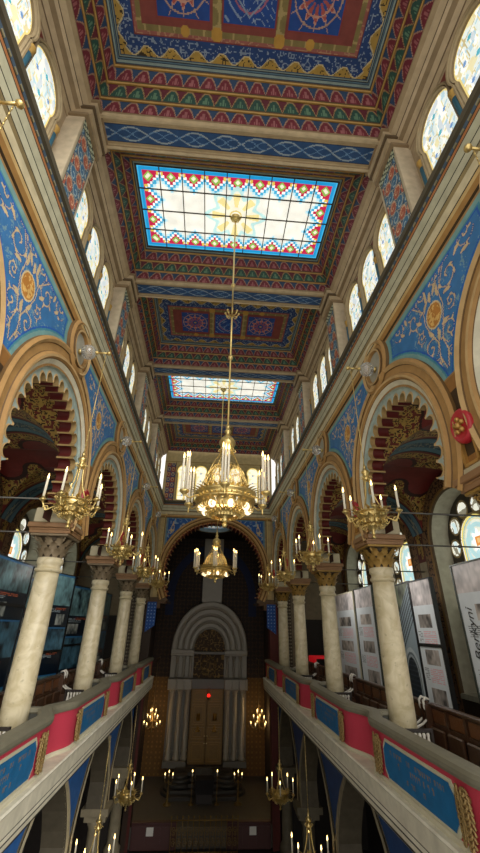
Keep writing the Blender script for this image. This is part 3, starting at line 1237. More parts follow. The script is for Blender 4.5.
for sx, side in SIDES:
    g = Grid()
    for yc in BAYC:
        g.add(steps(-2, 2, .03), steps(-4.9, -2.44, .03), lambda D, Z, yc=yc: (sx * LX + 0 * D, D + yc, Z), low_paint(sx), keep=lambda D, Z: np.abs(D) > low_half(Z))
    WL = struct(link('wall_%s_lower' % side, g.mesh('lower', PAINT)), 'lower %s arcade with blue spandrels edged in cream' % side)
    mb = MB()
    zs = [-4.9, -4.6, -4.3, -4.0, -3.6, -3.2, -2.9, -2.65, -2.55]
    for yc in BAYC:
        for s in (-1, 1):
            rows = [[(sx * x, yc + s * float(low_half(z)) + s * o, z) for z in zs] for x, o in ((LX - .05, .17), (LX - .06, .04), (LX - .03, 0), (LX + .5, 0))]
            mb.strip(rows, [hx('#cdbf9c' if sx < 0 else '#8a8068'), hx('#a89a78' if sx < 0 else '#6d6450'), hx('#4d4638')])  # right edges darkened too, shade in the colour
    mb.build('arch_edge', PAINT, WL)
    mb = MB()
    mb.color('#8a7f66' if sx < 0 else '#5d5646')  # piers painted darker on the right for the shade there
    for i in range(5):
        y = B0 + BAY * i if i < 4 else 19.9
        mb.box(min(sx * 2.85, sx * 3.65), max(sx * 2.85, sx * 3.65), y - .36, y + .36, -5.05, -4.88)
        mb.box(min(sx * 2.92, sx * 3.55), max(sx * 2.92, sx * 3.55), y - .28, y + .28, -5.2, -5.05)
        mb.lathe([(.3, GRD), (.3, GRD + .2), (.21, GRD + .3), (.19, -5.4), (.27, -5.2)], 14, (sx * 3.25, y, 0))
    mb.build('lower_pier', PAINT, WL)
    ob = MB()
    a, b = sorted((sx * OUTX, sx * (OUTX + .2)))
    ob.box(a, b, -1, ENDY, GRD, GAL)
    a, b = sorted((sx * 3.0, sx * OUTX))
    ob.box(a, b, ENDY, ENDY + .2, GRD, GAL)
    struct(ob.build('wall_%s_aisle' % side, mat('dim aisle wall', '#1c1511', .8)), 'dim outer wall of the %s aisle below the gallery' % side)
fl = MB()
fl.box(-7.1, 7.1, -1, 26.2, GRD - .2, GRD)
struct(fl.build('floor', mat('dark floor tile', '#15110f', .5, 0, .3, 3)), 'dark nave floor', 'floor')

# ---- chancel --------------------------------------------------------------------
CHY = 25.9
mb = MB()
for s in (-1, 1):
    a, b = sorted((s * 3.2, s * 3.35))
    mb.box(a, b, ENDY + .6, CHY, GRD, 5.2)
struct(mb.build('wall_chancel_side', mat('dim chancel wall', '#26180e', .8, 0, .3, 3)), 'dim side walls of the chancel')


def diaper(X, Z):
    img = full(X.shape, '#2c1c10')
    x, z = (X / .22) % 1 - .5, (Z / .22) % 1 - .5
    put(img, np.abs(np.abs(x) + np.abs(z) - .45) < .08, '#4a3218')
    put(img, np.hypot(x, z) < .16, '#573b1c')
    put(img, (Z < -2.5) & (Z > -7), '#6b4a1e')
    put(img, (Z < -2.5) & (np.hypot(x, z) < .2), '#8a6228')
    img = img * np.where(Z < -2.5, .75, .6)[..., None]  # lower wall painted brighter for the candlelight on it
    rr = np.where(Z > 1.5, np.hypot(X, (Z - 1.5) * .85), np.abs(X))
    put(img, (rr > 2.3) & (rr < 2.75) & (Z > .6), '#0e1a3c')
    return img


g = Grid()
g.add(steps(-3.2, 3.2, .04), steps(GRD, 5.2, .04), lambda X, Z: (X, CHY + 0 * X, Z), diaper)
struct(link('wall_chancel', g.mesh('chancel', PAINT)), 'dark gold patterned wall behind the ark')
g = Grid()
OCY, OCR = 22.75, .98
g.add(steps(-3.35, 3.35, .06), steps(ENDY + .5, CHY, .06), lambda X, Y: (X, Y, 5.1 + 0 * X), lambda X, Y: full(X.shape, '#1a120c'), keep=lambda X, Y: np.hypot(X + .1, Y - OCY) > OCR - .03)
struct(link('ceiling', g.mesh('ceiling', PAINT)), 'dark chancel ceiling with a round lantern', 'ceiling')
mb = MB()
ang = [2 * PI * k / 40 for k in range(41)]
mb.strip([[(-.1 + r * math.cos(a), OCY + r * math.sin(a), z) for a in ang] for r, z in ((OCR + .1, 5.08), (OCR, 5.05), (OCR - .05, 5.09), (OCR - .05, 5.3))],
         [hx('#9a8a66'), hx('#6d5f44'), hx('#8a9aa0')])
win_n += 1
w = struct(mb.build('window_%d' % win_n, PAINT), 'round stained glass lantern in the chancel ceiling', 'skylight')
g = Grid()


def lantern(X, Y):
    r, a = np.hypot(X, Y), np.arctan2(Y, X)
    img = full(X.shape, '#e3efe8')
    put(img, r > .55, '#8fc0c8')
    put(img, (r > .55) & (np.cos(a * 12) > .4), '#d8e2d0')
    put(img, np.abs(r - .75) < .06, '#b06a50')
    put(img, r > .86, '#3f86a0')
    return img


g.add(steps(-1, 1, .04), steps(-1, 1, .04), lambda X, Y: (X - .1, Y + OCY, 5.3 + 0 * X), lantern, keep=lambda X, Y: np.hypot(X, Y) < .97)
link('stained_glass', g.mesh('stained_glass', GLAZE_D), w)
# blue, gold-starred painted strips on the inner piers of the great arch
for s, side in SIDES:
    def stars(X, Z):
        img = full(X.shape, '#174288')
        x, z = (X / .14) % 1 - .5, (Z / .14) % 1 - .5
        put(img, np.hypot(x, z) < .15, '#7fa6d8')
        return img
    g = Grid()
    g.add(steps(0, .42, .02), steps(-.25, 1.0, .02), lambda X, Z: (s * (2.58 + X), ENDY - .06 + .3 * X * 0, Z - .0 * X), stars, keep=lambda X, Z: Z > -.25 + 1.1 * (.42 - X) * .6)
    link('starred_panel', g.mesh('starred_panel', PAINT), WF)

# =====================================================================
# THE THINGS
# =====================================================================
def wave_leaf(mb, base, out, up, n=6, w=.05):
    """a curling acanthus leaf: base point, outward unit vector, height"""
    o = Vector(out)
    side = Vector((-o.y, o.x, 0))
    b = Vector(base)
    L, Rr = [], []
    for k in range(n + 1):
        t = k / n
        reach = .03 + .15 * t ** 2.0
        z = up * (t - .35 * max(0, t - .72) * 2.2)
        ww = w * math.sin(PI * (.18 + .78 * t)) * (1 + .18 * (-1) ** k)
        p = b + o * reach + Vector((0, 0, z))
        L.append(p - side * ww)
        Rr.append(p + side * ww)
    mid = [(l + r) / 2 + o * .018 for l, r in zip(L, Rr)]
    mb.strip([L, mid, Rr], smooth=True)


# ---- columns ---------------------------------------------------------------
CAP = mat('carved capital core', '#3d2f1c', .7, .1, .35, 16, .4)
LEAFM = {-1: mat('dull capital leaf', '#85745a', .55, .2, .35, 16, .3), 1: mat('gilt capital leaf', '#a5813f', .5, .4, .35, 16, .3)}
SLAB = mat('brown impost', '#8a6440', .55, .1, .2, 9, .15)
CREAMS = mat('cream impost face', '#b5a988', .6, 0, .15, 6, .1)
RED = mat('red enamel', '#b3202c', .4, 0, .1, 9)


def make_column(sx):
    t = thing('marble_column', '', 'column')
    mb = MB()
    prof = [(.225, -1.85), (.228, -1.0), (.222, -.2), (.21, .7), (.205, .88)]
    mb.lathe(prof, 24)
    mb.lathe([(.205, .86), (.24, .89), (.245, .91), (.24, .93), (.212, .94), (.212, 1.0), (.24, 1.03), (.24, 1.06), (.235, 1.12), (.22, 1.13)], 24)
    mb.build('shaft', SHAFT, t)
    mb = MB()
    mb.box(-.33, .33, -.33, .33, GAL, GAL + .14, bev=.02)
    mb.lathe([(.32, GAL + .14), (.34, GAL + .19), (.32, GAL + .24), (.27, GAL + .26), (.26, GAL + .29), (.285, GAL + .33), (.26, GAL + .38), (.23, GAL + .41)], 24)
    mb.build('base', SHAFT, t)
    mb = MB()
    mb.lathe([(.215, 1.12), (.20, 1.15), (.21, 1.30), (.25, 1.42), (.31, 1.50)], 20)
    mb.box(-.30, .30, -.30, .30, 1.49, 1.51)
    mb.build('capital', CAP, t)
    mb = MB()
    for k in range(10):
        a = 2 * PI * k / 10 + PI / 10
        wave_leaf(mb, (.19 * math.cos(a), .19 * math.sin(a), 1.13), (math.cos(a), math.sin(a), 0), .19, 6, .07)
        a = 2 * PI * k / 10
        wave_leaf(mb, (.20 * math.cos(a), .20 * math.sin(a), 1.20), (math.cos(a), math.sin(a), 0), .24, 6, .075)
        wave_leaf(mb, (.24 * math.cos(a + .3), .24 * math.sin(a + .3), 1.34), (math.cos(a + .3), math.sin(a + .3), 0), .18, 6, .07)
    for k in range(4):                     # corner volutes
        a = PI / 4 + k * PI / 2
        c = Vector((.34 * math.cos(a), .34 * math.sin(a), 1.46))
        d = Vector((math.cos(a), math.sin(a), 0))
        pts = []
        for i in range(16):
            q = i / 15 * 3.4 * PI
            rr = .065 * (1 - i / 18)
            pts.append(c + d * rr * math.cos(q) + Vector((0, 0, rr * math.sin(q))))
        mb.tube(pts, .016, 5)
    mb.box(-.36, .36, -.36, .36, 1.50, 1.545, bev=.012)
    mb.build('capital_foliage', LEAFM[sx], t)
    mb = MB()
    mb.box(-.38, .38, -.38, .38, 1.545, 1.60)
    mb.box(-.39, .39, -.40, .40, 1.60, 1.64, bev=.01)
    mb.box(-.42, .42, -.44, .44, 1.64, 1.735, bev=.012)
    mb.build('impost_block', SLAB, t)
    mb = MB()
    mb.box(-.34, .34, -.42, .42, 1.735, 2.02, bev=.02)
    a, b = sorted((-sx * .30, -sx * .39))
    mb.box(a, b, -.30, .30, 1.735, 1.80)
    mb.build('springer', CREAMS, t)
    mb = MB()
    x = -sx * .355
    for (ya, yb, za, zb) in ((-.15, .15, 1.80, 1.84), (-.15, -.11, 1.80, 2.5), (.11, .15, 1.80, 2.5)):
        a, b = sorted((x, x - sx * .05))
        mb.box(a, b, ya, yb, za, zb)
    mb.build('gilt_frame', GILT, t)
    mb = MB()
    ang = [2 * PI * k / 24 for k in range(25)]
    prof = [(.20, .0), (.20, .06), (.17, .09), (.15, .07), (.0, .075)]
    mb.strip([[(x - sx * p, r * math.cos(a), 2.32 + 1.15 * r * math.sin(a)) for a in ang] for r, p in prof], smooth=True)
    ro = mb.build('red_rosette', RED, t)
    mb = MB()
    for k in range(5):
        a = 2 * PI * k / 5 + .3
        mb.ball((x - sx * .09, .075 * math.cos(a), 2.32 + .085 * math.sin(a)), .035, 8)
    mb.ball((x - sx * .10, 0, 2.32), .045, 8)
    mb.build('gilt_flower', GILT, ro)
    return t


for sx, side in SIDES:
    c = make_column(sx)
    for i in range(5):
        if sx < 0 and i == 0:                           # wholly outside the frame
            continue
        y = B0 + BAY * i if i < 4 else 19.72
        o = c if i == (1 if sx < 0 else 0) else dup(c, (0, 0, 0))
        if i == 4:
            y = 19.72
        o.location = (sx * COLX, y, 0)
        o['label'] = ('veined cream marble column on the %s gallery, %s' % (side,
                      ['nearest the viewer, just at the edge of the view', 'first full column in view', 'second full column in view', 'third full column in view', 'last one against the end pier'][i]))
        o['group'] = 'marble columns of the %s arcade' % side

# ---- candles and chandeliers ------------------------------------------------


def candle(parent, loc, h, r=.02, flame=True):
    mb = MB()
    mb.lathe([(r * 1.0, 0), (r, h * .95), (r * .8, h)], 8)
    c = mb.build('candle', WAX, parent, loc)
    mb = MB()
    mb.lathe([(.004, h), (r * .75, h + .015), (r * .8, h + .03), (r * .5, h + .06), (.003, h + .09)], 7)
    mb.build('flame', FLAME, c)
    return c


def arm_pts(r0, z0, r1, z1, a, sag=.10, n=10):
    pts = []
    for k in range(n + 1):
        t = k / n
        r = r0 + (r1 - r0) * t
        z = z0 + (z1 - z0) * t - sag * math.sin(PI * t) + .03 * math.sin(2 * PI * t)
        pts.append((r * math.cos(a), r * math.sin(a), z))
    return pts


def curl(mb, c, d, r, w, turns=1.3, up=1, n=16):
    """small flat scroll in the vertical plane through c along the direction d"""
    c, d = Vector(c), Vector(d).normalized()
    pts = []
    for i in range(n):
        t = i / (n - 1)
        q = t * turns * 2 * PI
        rr = r * (1 - .8 * t)
        pts.append(c + d * rr * math.cos(q) + Vector((0, 0, up * rr * math.sin(q))))
    mb.tube(pts, w, 5)


def make_bracket_chandelier(name, chain_len, ncand=5):
    """small brass candle chandelier; the origin is the tip of its pendant"""
    t = thing(name, '', 'chandelier')
    mb = MB()
    mb.ball((0, 0, .035), .032, 8)
    mb.lathe([(.012, .06), (.03, .09), (.02, .12), (.07, .16), (.09, .20), (.14, .23)], 16)
    for r, z in ((.13, .225), (.22, .30), (.245, .34), (.245, .43)):
        mb.tube([(r * math.cos(2 * PI * k / 30), r * math.sin(2 * PI * k / 30), z) for k in range(31)], .011, 5, False)
    mb.lathe([(.21, .33), (.23, .35), (.23, .42), (.21, .44), (.18, .36), (.10, .25)], 24, cap=False)
    for k in range(12):
        a = 2 * PI * k / 12
        d = (math.cos(a), math.sin(a), 0)
        curl(mb, (.225 * d[0], .225 * d[1], .27), d, .045, .009, 1.2, -1)
        curl(mb, (.255 * d[0], .255 * d[1], .44), d, .03, .008, 1.2, 1)
        curl(mb, (.15 * d[0], .15 * d[1], .20), d, .04, .009, 1.2, -1)
        wave_leaf(mb, (.17 * d[0], .17 * d[1], .24), d, .15, 4, .04)
        wave_leaf(mb, (.225 * d[0], .225 * d[1], .42), d, .06, 4, .025)
        mb.tube([(.12 * d[0], .12 * d[1], .22), (.235 * d[0], .235 * d[1], .34)], .009, 4)
    mb.build('bowl', GOLD, t)
    for k in range(ncand):
        a = 2 * PI * k / ncand + .35
        mb = MB()
        mb.tube(arm_pts(.23, .32, .44, .40, a, .09), [.012] * 11, 6)
        x, y = .44 * math.cos(a), .44 * math.sin(a)
        mb.lathe([(.012, .37), (.02, .39), (.05, .41), (.055, .425), (.03, .43), (.028, .46)], 10, (x, y, 0))
        curl(mb, (.37 * math.cos(a), .37 * math.sin(a), .28), (math.cos(a), math.sin(a), 0), .05, .008, 1.3, 1)
        mb.build('arm', GOLD, t)
        candle(t, (x, y, .45), .30, .019)
    for k in range(3):
        a = 2 * PI * k / 3 + .2
        mb = MB()
        p0 = Vector((.22 * math.cos(a), .22 * math.sin(a), .43))
        p1 = Vector((.05 * math.cos(a), .05 * math.sin(a), 1.02))
        mb.tube([p0 + (p1 - p0) * q + Vector((math.cos(a), math.sin(a), 0)) * (-.05 * math.sin(PI * q)) for q in [i / 8 for i in range(9)]], [.011 + .004 * (i % 2) for i in range(9)], 5)
        mb.build('stay', GOLD, t)
    mb = MB()
    mb.lathe([(.02, .97), (.06, 1.0), (.065, 1.03), (.03, 1.06), (.05, 1.10), (.075, 1.14), (.05, 1.17), (.02, 1.19), (.03, 1.23), (.012, 1.28)], 12)
    for k in range(6):
        a = 2 * PI * k / 6
        curl(mb, (.07 * math.cos(a), .07 * math.sin(a), 1.03), (math.cos(a), math.sin(a), 0), .035, .007, 1.1, 1, 10)
    mb.build('crown', GOLD, t)
    mb = MB()
    n = int((chain_len - 1.26) / .09)
    z0 = 1.26
    L = (chain_len - 1.26)
    mb.tube([(0, 0, z0), (0, 0, z0 + L)], .007, 5)
    for k in range(n):
        mb.ball((0, 0, z0 + L * (k + .5) / n), .011, 5, 1.8)
    mb.build('chain', GOLD, t)
    return t


HANGX = 2.40
CHZ = 1.29
b = make_bracket_chandelier('bracket_chandelier', 4.585 - CHZ)
first = True
for sx, side in SIDES:
    for i, yc in enumerate(BAYC):
        o = b if first else dup(b, (0, 0, 0))
        first = False
        o.location = (sx * HANGX, yc, CHZ)
        o.rotation_euler = (0, 0, .5 * i + (0 if sx < 0 else 1.1))
        o['label'] = 'brass candle chandelier hanging before the %s arcade, %s' % (side, [
            'its chain alone in view', 'nearest and largest of its row', 'second in its row', 'third in its row', 'last in its row, beside the great arch'][i])
        o['group'] = 'small chandeliers along the %s arcade' % side

GLASS, nt, p = nodes_of('milky glass')
p.inputs['Base Color'].default_value = C4('#d9d9d2')
p.inputs['Roughness'].default_value = .12
p.inputs['Transmission Weight'].default_value = .75
p.inputs['Coat Weight'].default_value = .5


def make_globe(sx):
    t = thing('globe_lamp', '', 'lamp')
    mb = MB()
    mb.ball((-sx * .18, 0, 0), .145, 18)
    mb.build('glass_globe', GLASS, t)
    mb = MB()
    mb.tube([(-sx * .005, 0, 0), (-sx * .05, 0, 0)], .06, 10)
    mb.build('globe_holder', GOLD, t)
    mb = MB()
    mb.tube([(-sx * .31, 0, 0), (-sx * .56, 0, 0)], .017, 7)
    mb.ball((-sx * .335, 0, 0), .04, 8)
    mb.ball((-sx * .565, 0, 0), .045, 9)
    mb.build('bracket_rod', GOLD, t)
    return t


for sx, side in SIDES:
    g0 = make_globe(sx)
    for i, yc in enumerate(BAYC):
        o = g0 if i == 0 else dup(g0, (0, 0, 0))
        o.location = (sx * 2.915, yc, 4.64)
        o['label'] = 'milky glass globe with brass rod over the %s arch on the %s' % (ORD[i], side)
        o['group'] = 'globe lamps over the %s arcade' % side

# the lower chandeliers under the gallery edge
lb = make_bracket_chandelier('bracket_chandelier', 2.72)
first = True
for sx, side in SIDES:
    for i, y in enumerate((12.35, 16.5)):
        o = lb if first else dup(lb, (0, 0, 0))
        first = False
        o.location = (sx * 2.46, y, -5.17)
        o.rotation_euler = (0, 0, .7 * i + sx)
        o['label'] = '%s brass candle chandelier low down under the edge of the %s gallery' % (['nearer', 'farther'][i], side)
        o['group'] = 'lower chandeliers'


def make_big_chandelier():
    """openwork brass chandelier; the origin is the tip of its pendant, 1.75 m below the crown's top"""
    t = thing('brass_chandelier', '', 'chandelier')
    mb = MB()                                             # openwork bowl
    mb.ball((0, 0, .05), .045, 9)
    mb.lathe([(.02, .08), (.06, .12), (.03, .16), (.10, .18), (.12, .20)], 12)
    hoops = [(.12, .19), (.24, .25), (.36, .32), (.46, .39)]
    for r, z in hoops:
        mb.tube([(r * math.cos(2 * PI * k / 32), r * math.sin(2 * PI * k / 32), z) for k in range(33)], .014, 5, False)
    for k in range(24):
        for s in (-1, 1):
            pts = []
            for i in range(8):
                u = i / 7
                a = 2 * PI * k / 24 + s * .33 * u
                r = .12 + .36 * u
                pts.append((r * math.cos(a), r * math.sin(a), .18 + .22 * u ** .85))
            mb.tube(pts, .009, 4)
        a = 2 * PI * k / 24
        d = (math.cos(a), math.sin(a), 0)
        curl(mb, (.44 * d[0], .44 * d[1], .30), d, .06, .010, 1.2, -1, 12)
        curl(mb, (.30 * d[0], .30 * d[1], .225), d, .045, .009, 1.2, -1, 12)
        wave_leaf(mb, (.38 * d[0], .38 * d[1], .27), d, .15, 4, .05)
        wave_leaf(mb, (.2 * d[0], .2 * d[1], .16), d, .12, 4, .04)
    mb.build('openwork_bowl', GOLD, t)
    mb = MB()                                             # broad ring
    mb.lathe([(.47, .37), (.52, .39), (.53, .41), (.50, .42), (.50, .48), (.535, .49), (.54, .52), (.52, .535), (.47, .53), (.46, .46), (.46, .38)], 40, cap=False)
    for k in range(36):
        a = 2 * PI * k / 36
        d = (math.cos(a), math.sin(a), 0)
        wave_leaf(mb, (.47 * d[0], .47 * d[1], .52), d, .045, 4, .03)
        mb.ball((.505 * d[0], .505 * d[1], .45), .017, 6)
    mb.build('ring', GOLD, t)
    mb = MB()                                             # net of fine scrolls above the ring
    n = 22
    for k in range(n):
        for s in (-1, 1):
            pts = []
            for i in range(12):
                u = i / 11
                a = 2 * PI * k / n + s * .55 * u
                r = .40 * math.cos(u * 1.25) ** .75
                pts.append((r * math.cos(a), r * math.sin(a), .50 + .52 * math.sin(u * 1.3)))
            mb.tube(pts, .0042, 4)
        a = 2 * PI * k / n
        for (r, z, q) in ((.40, .60, .04), (.36, .75, .035), (.28, .90, .03)):
            curl(mb, (r * math.cos(a), r * math.sin(a), z), (-math.sin(a), math.cos(a), 0), q, .005, 1.2, 1, 10)
    mb.build('openwork_dome', GOLD, t)
    for k in range(6):                                    # the stays
        a = 2 * PI * k / 6 + .3
        mb = MB()
        mb.tube([(.49 * math.cos(a), .49 * math.sin(a), .52), (.28 * math.cos(a), .28 * math.sin(a), .95), (.09 * math.cos(a), .09 * math.sin(a), 1.27)], .010, 5)
        mb.build('stay', GOLD, t)
    mb = MB()
    mb.lathe([(.03, 1.18), (.12, 1.22), (.13, 1.26), (.10, 1.29), (.12, 1.32), (.15, 1.37), (.145, 1.43), (.10, 1.49), (.05, 1.53), (.035, 1.56), (.06, 1.59), (.06, 1.62), (.03, 1.65), (.045, 1.69), (.02, 1.75)], 16, lob=(8, .03))
    for k in range(8):
        a = 2 * PI * k / 8
        d = (math.cos(a), math.sin(a), 0)
        curl(mb, (.12 * d[0], .12 * d[1], 1.24), d, .045, .009, 1.1, 1, 10)
    mb.build('crown', GOLD, t)
    for k in range(6):                                    # arms with clusters of tall candles
        a = 2 * PI * k / 6 + PI / 6 * .9
        mb = MB()
        mb.tube(arm_pts(.50, .42, .78, .44, a, .05), .013, 6)
        x, y = .78 * math.cos(a), .78 * math.sin(a)
        mb.lathe([(.005, .30), (.02, .34), (.012, .37), (.03, .40), (.07, .43), (.085, .45), (.08, .465), (.02, .47)], 12, (x, y, 0))
        mb.build('arm', GOLD, t)
        for j in range(3):
            q = 2 * PI * j / 3 + a
            candle(t, (x + .055 * math.cos(q), y + .055 * math.sin(q), .465), .52 + .03 * (j - 1), .019)
    for k in range(8):                                    # opal bulbs round the bowl
        a = 2 * PI * k / 8 + .2
        mb = MB()
        mb.ball((.41 * math.cos(a), .41 * math.sin(a), .29), .062, 10)
        mb.build('bulb', BULB, t)
    return t


big = make_big_chandelier()


def hang_rod(t, top, nodes):
    mb = MB()
    mb.tube([(0, 0, 1.72), (0, 0, top)], .019, 7)
    for z in nodes:
        mb.lathe([(.02, z - .06), (.05, z - .02), (.05, z + .02), (.02, z + .06)], 10)
    mb.build('hanging_rod', GOLD, t)
    mb = MB()
    mb.lathe([(.03, top - .12), (.07, top - .08), (.05, top - .05), (.12, top - .02), (.14, top)], 14, lob=(8, .08))
    mb.build('ceiling_rose', GOLD, t)


big2 = dup(big, (0, 14.35, 1.35))
_children.clear()
big.location = (0, 6.28, 1.42)
big.scale = (.96, .96, 1.09)
hang_rod(big, (9.32 - 1.42) / 1.09, [(6.91 - 1.42) / 1.09, (4.86 - 1.42) / 1.09])
mb = MB()
for k in range(8):
    a = 2 * PI * k / 8
    d = (math.cos(a), math.sin(a), 0)
    mb.tube([(.02 * d[0], .02 * d[1], 4.20), (.10 * d[0], .10 * d[1], 4.17), (.15 * d[0], .15 * d[1], 4.24)], [.012, .010, .014], 5)
    mb.ball((.15 * d[0], .15 * d[1], 4.25), .024, 6)
mb.build('star_knop', GOLD, big)
hang_rod(big2, 9.32 - 1.35, [4.2])
tag(big, 'large openwork brass chandelier on a long rod from the nearer skylight', 'chandelier', 'large chandeliers')
tag(big2, 'smaller looking openwork brass chandelier hanging before the dark great arch', 'chandelier', 'large chandeliers')

# ---- parapet sections ----------------------------------------------------------
LETTER = mat('faded gold lettering', '#6d4c30', .6, .1, .2, 20)
BLUEP = mat('peacock blue panel', '#1668a0', .5, 0, .12, 4)
PIPING = mat('pale panel border', '#c3c0a2', .5, 0, .1, 8)
ORN = mat('gilt carved ornament', '#8f7444', .5, .35, .5, 30, .8)


def par_path(y0, y1, c0, c1):
    """plan line of the parapet front: stands 0.0 (bay) or sinks back round a column"""
    pts = []
    n = 120
    for k in range(n + 1):
        y = y0 + (y1 - y0) * k / n
        d = min(abs(y - c) for c in (c0, c1))
        back = .20 * (.5 + .5 * math.cos(PI * d / .72)) if d < .72 else 0
        pts.append((y, back))
    return pts


def make_parapet(sx, y0, y1, far=False):
    t = thing('parapet_section', '', 'parapet', (0, y0, 0))
    L = y1 - y0
    path = par_path(0, L, 0, L if not far else L + 3)
    X = lambda back, p=0: sx * (2.5 + back - p)
    mb = MB()
    mb.strip([[(X(b), y, -1.95) for y, b in path], [(X(b), y, -1.34) for y, b in path]])
    mb.strip([[(X(b + .1), y, -1.34) for y, b in path], [(X(b + .1), y, -1.95) for y, b in path]])
    mb.build('red_front', ROSE, t)
    mb = MB()
    mb.strip([[(X(b + .12), y, -1.36) for y, b in path], [(X(b + .12), y, GAL) for y, b in path]])
    mb.build('inner_face', SLATED, t)
    mb = MB()
    prof = [(.02, -1.36), (-.03, -1.345), (-.045, -1.31), (-.045, -1.27), (-.02, -1.235), (.04, -1.225), (.17, -1.225), (.20, -1.25), (.20, -1.33), (.02, -1.36)]
    mb.strip([[(X(b, -p), y, z) for y, b in path] for p, z in prof], smooth=False)
    if far:
        mb.prism([(X(0, -p), z) for p, z in prof[:-1]], 'y', L, L + .02)
    mb.build('handrail', SLATE, t)
    mb = MB()                                       # short return wall from the parapet to the column
    a, b = sorted((X(.31), X(.62)))
    mb.box(a, b, .05, .15, GAL, -1.33)
    mb.build('return_wall', SLATED, t)
    mb = MB()
    a, b = sorted((X(.28), X(.64)))
    mb.box(a, b, .02, .18, -1.33, -1.25, bev=.02)
    mb.build('return_cap', SLATE, t)
    # the plinth between red front and fascia
    mb = MB()
    prof = [(.0, -1.94), (-.03, -1.94), (-.03, -1.90), (-.012, -1.885), (0, -1.88)]
    mb.strip([[(X(b, -p), y, z) for y, b in path] for p, z in prof])
    mb.build('white_plinth', PALE, t)
    # blue panel with pale border and notched ends
    c, hw = L / 2, L / 2 - 1.08
    z0, z1 = -1.84, -1.44
    zc = (z0 + z1) / 2

    def outline(g):
        a, h = hw + g, (z1 - z0) / 2 + g
        pts = []
        for s, k in ((1, -1), (1, 1), (-1, 1), (-1, -1)):
            cor = [(s * a, k * (h - .10)), (s * (a - .09), k * h)]
            pts += cor if (s, k) in ((1, 1), (-1, -1)) else cor[::-1]
        return [(c + u, zc + v) for u, v in pts]
    mb = MB()
    a, b = sorted((X(0, .012), X(0, -.01)))
    mb.prism(outline(.035), 'x', a, b)
    bp = mb.build('panel_border', PIPING, t)
    ol = outline(0)
    a_, h_ = hw, (z1 - z0) / 2

    def inside(Y, Z):
        u, v = np.abs(Y - c), np.abs(Z - zc)
        return (u < a_) & (v < h_) & (u < a_ - .9 * np.maximum(0, v - h_ + .10))

    def letters(Y, Z):                              # faded, illegible lines of lettering
        img = full(Y.shape, '#115a8c')
        r = random.Random(11)
        for z, span in ((-1.53, .78), (-1.63, .5), (-1.74, .25)):
            y = c - hw * span
            while y < c + hw * span:
                w = r.uniform(.025, .05)
                if r.random() < .8 - (.35 if z < -1.6 else 0):
                    m = (np.abs(Z - z - .022) < .008) & (Y > y) & (Y < y + w)
                    m |= (np.abs(Z - z) < .026) & (np.abs(Y - y - .006) < .007)
                    if r.random() < .6:
                        m |= (np.abs(Z - z) < .022) & (np.abs(Y - y - w + .006) < .007)
                    put(img, m, '#6f5f48')
                y += w + .022
        return img
    g = Grid()
    g.add(steps(c - hw, c + hw, .013), steps(z0, z1, .013), lambda Y, Z: (X(0, .021) + 0 * Y, Y, Z), letters, keep=inside)
    bp = link('blue_panel', g.mesh('blue_panel', PAINT), t)
    for s in (-1, 1):
        mb = MB()
        yy = c + s * (hw + .19)
        for k in range(9):
            z = -1.83 + .05 * k
            for q in (-1, 1):
                cx = Vector((X(0, .02), yy + q * .06, z))
                pts = []
                for i in range(12):
                    u = i / 11
                    an = u * 7.5
                    rr = (.035 + .05 * math.sin(PI * (k + .5) / 9)) * (1 - .75 * u)
                    pts.append(cx + Vector((-sx * (.02 + .03 * math.sin(3 * u)), q * rr * math.cos(an), rr * math.sin(an))))
                mb.tube(pts, .012, 5)
            mb.ball((X(0, .03), yy, z), .035, 6)
        for q in (-1, 1):
            mb.ball((X(0, .02), yy + q * .06, -1.48), .035, 7)
        mb.build('carved_ornament', ORN, t)
    return t


for sx, side in SIDES:
    p = make_parapet(sx, B0, B0 + BAY)
    for i in range(4):
        if i < 3:
            o = p if i == 0 else dup(p, (0, B0 + BAY * i, 0))
        else:
            o = make_parapet(sx, B0 + BAY * 3, 19.9, True)
        tag(o, '%s red balcony parapet section with blue lettered panel on the %s' % (ORD[i] if i < 3 else 'farthest', side), 'parapet', 'parapet sections of the %s gallery' % side)

# ---- pews ---------------------------------------------------------------------
WHITE = mat('white painted scroll', '#d9d4c6', .5, 0, .1, 9)


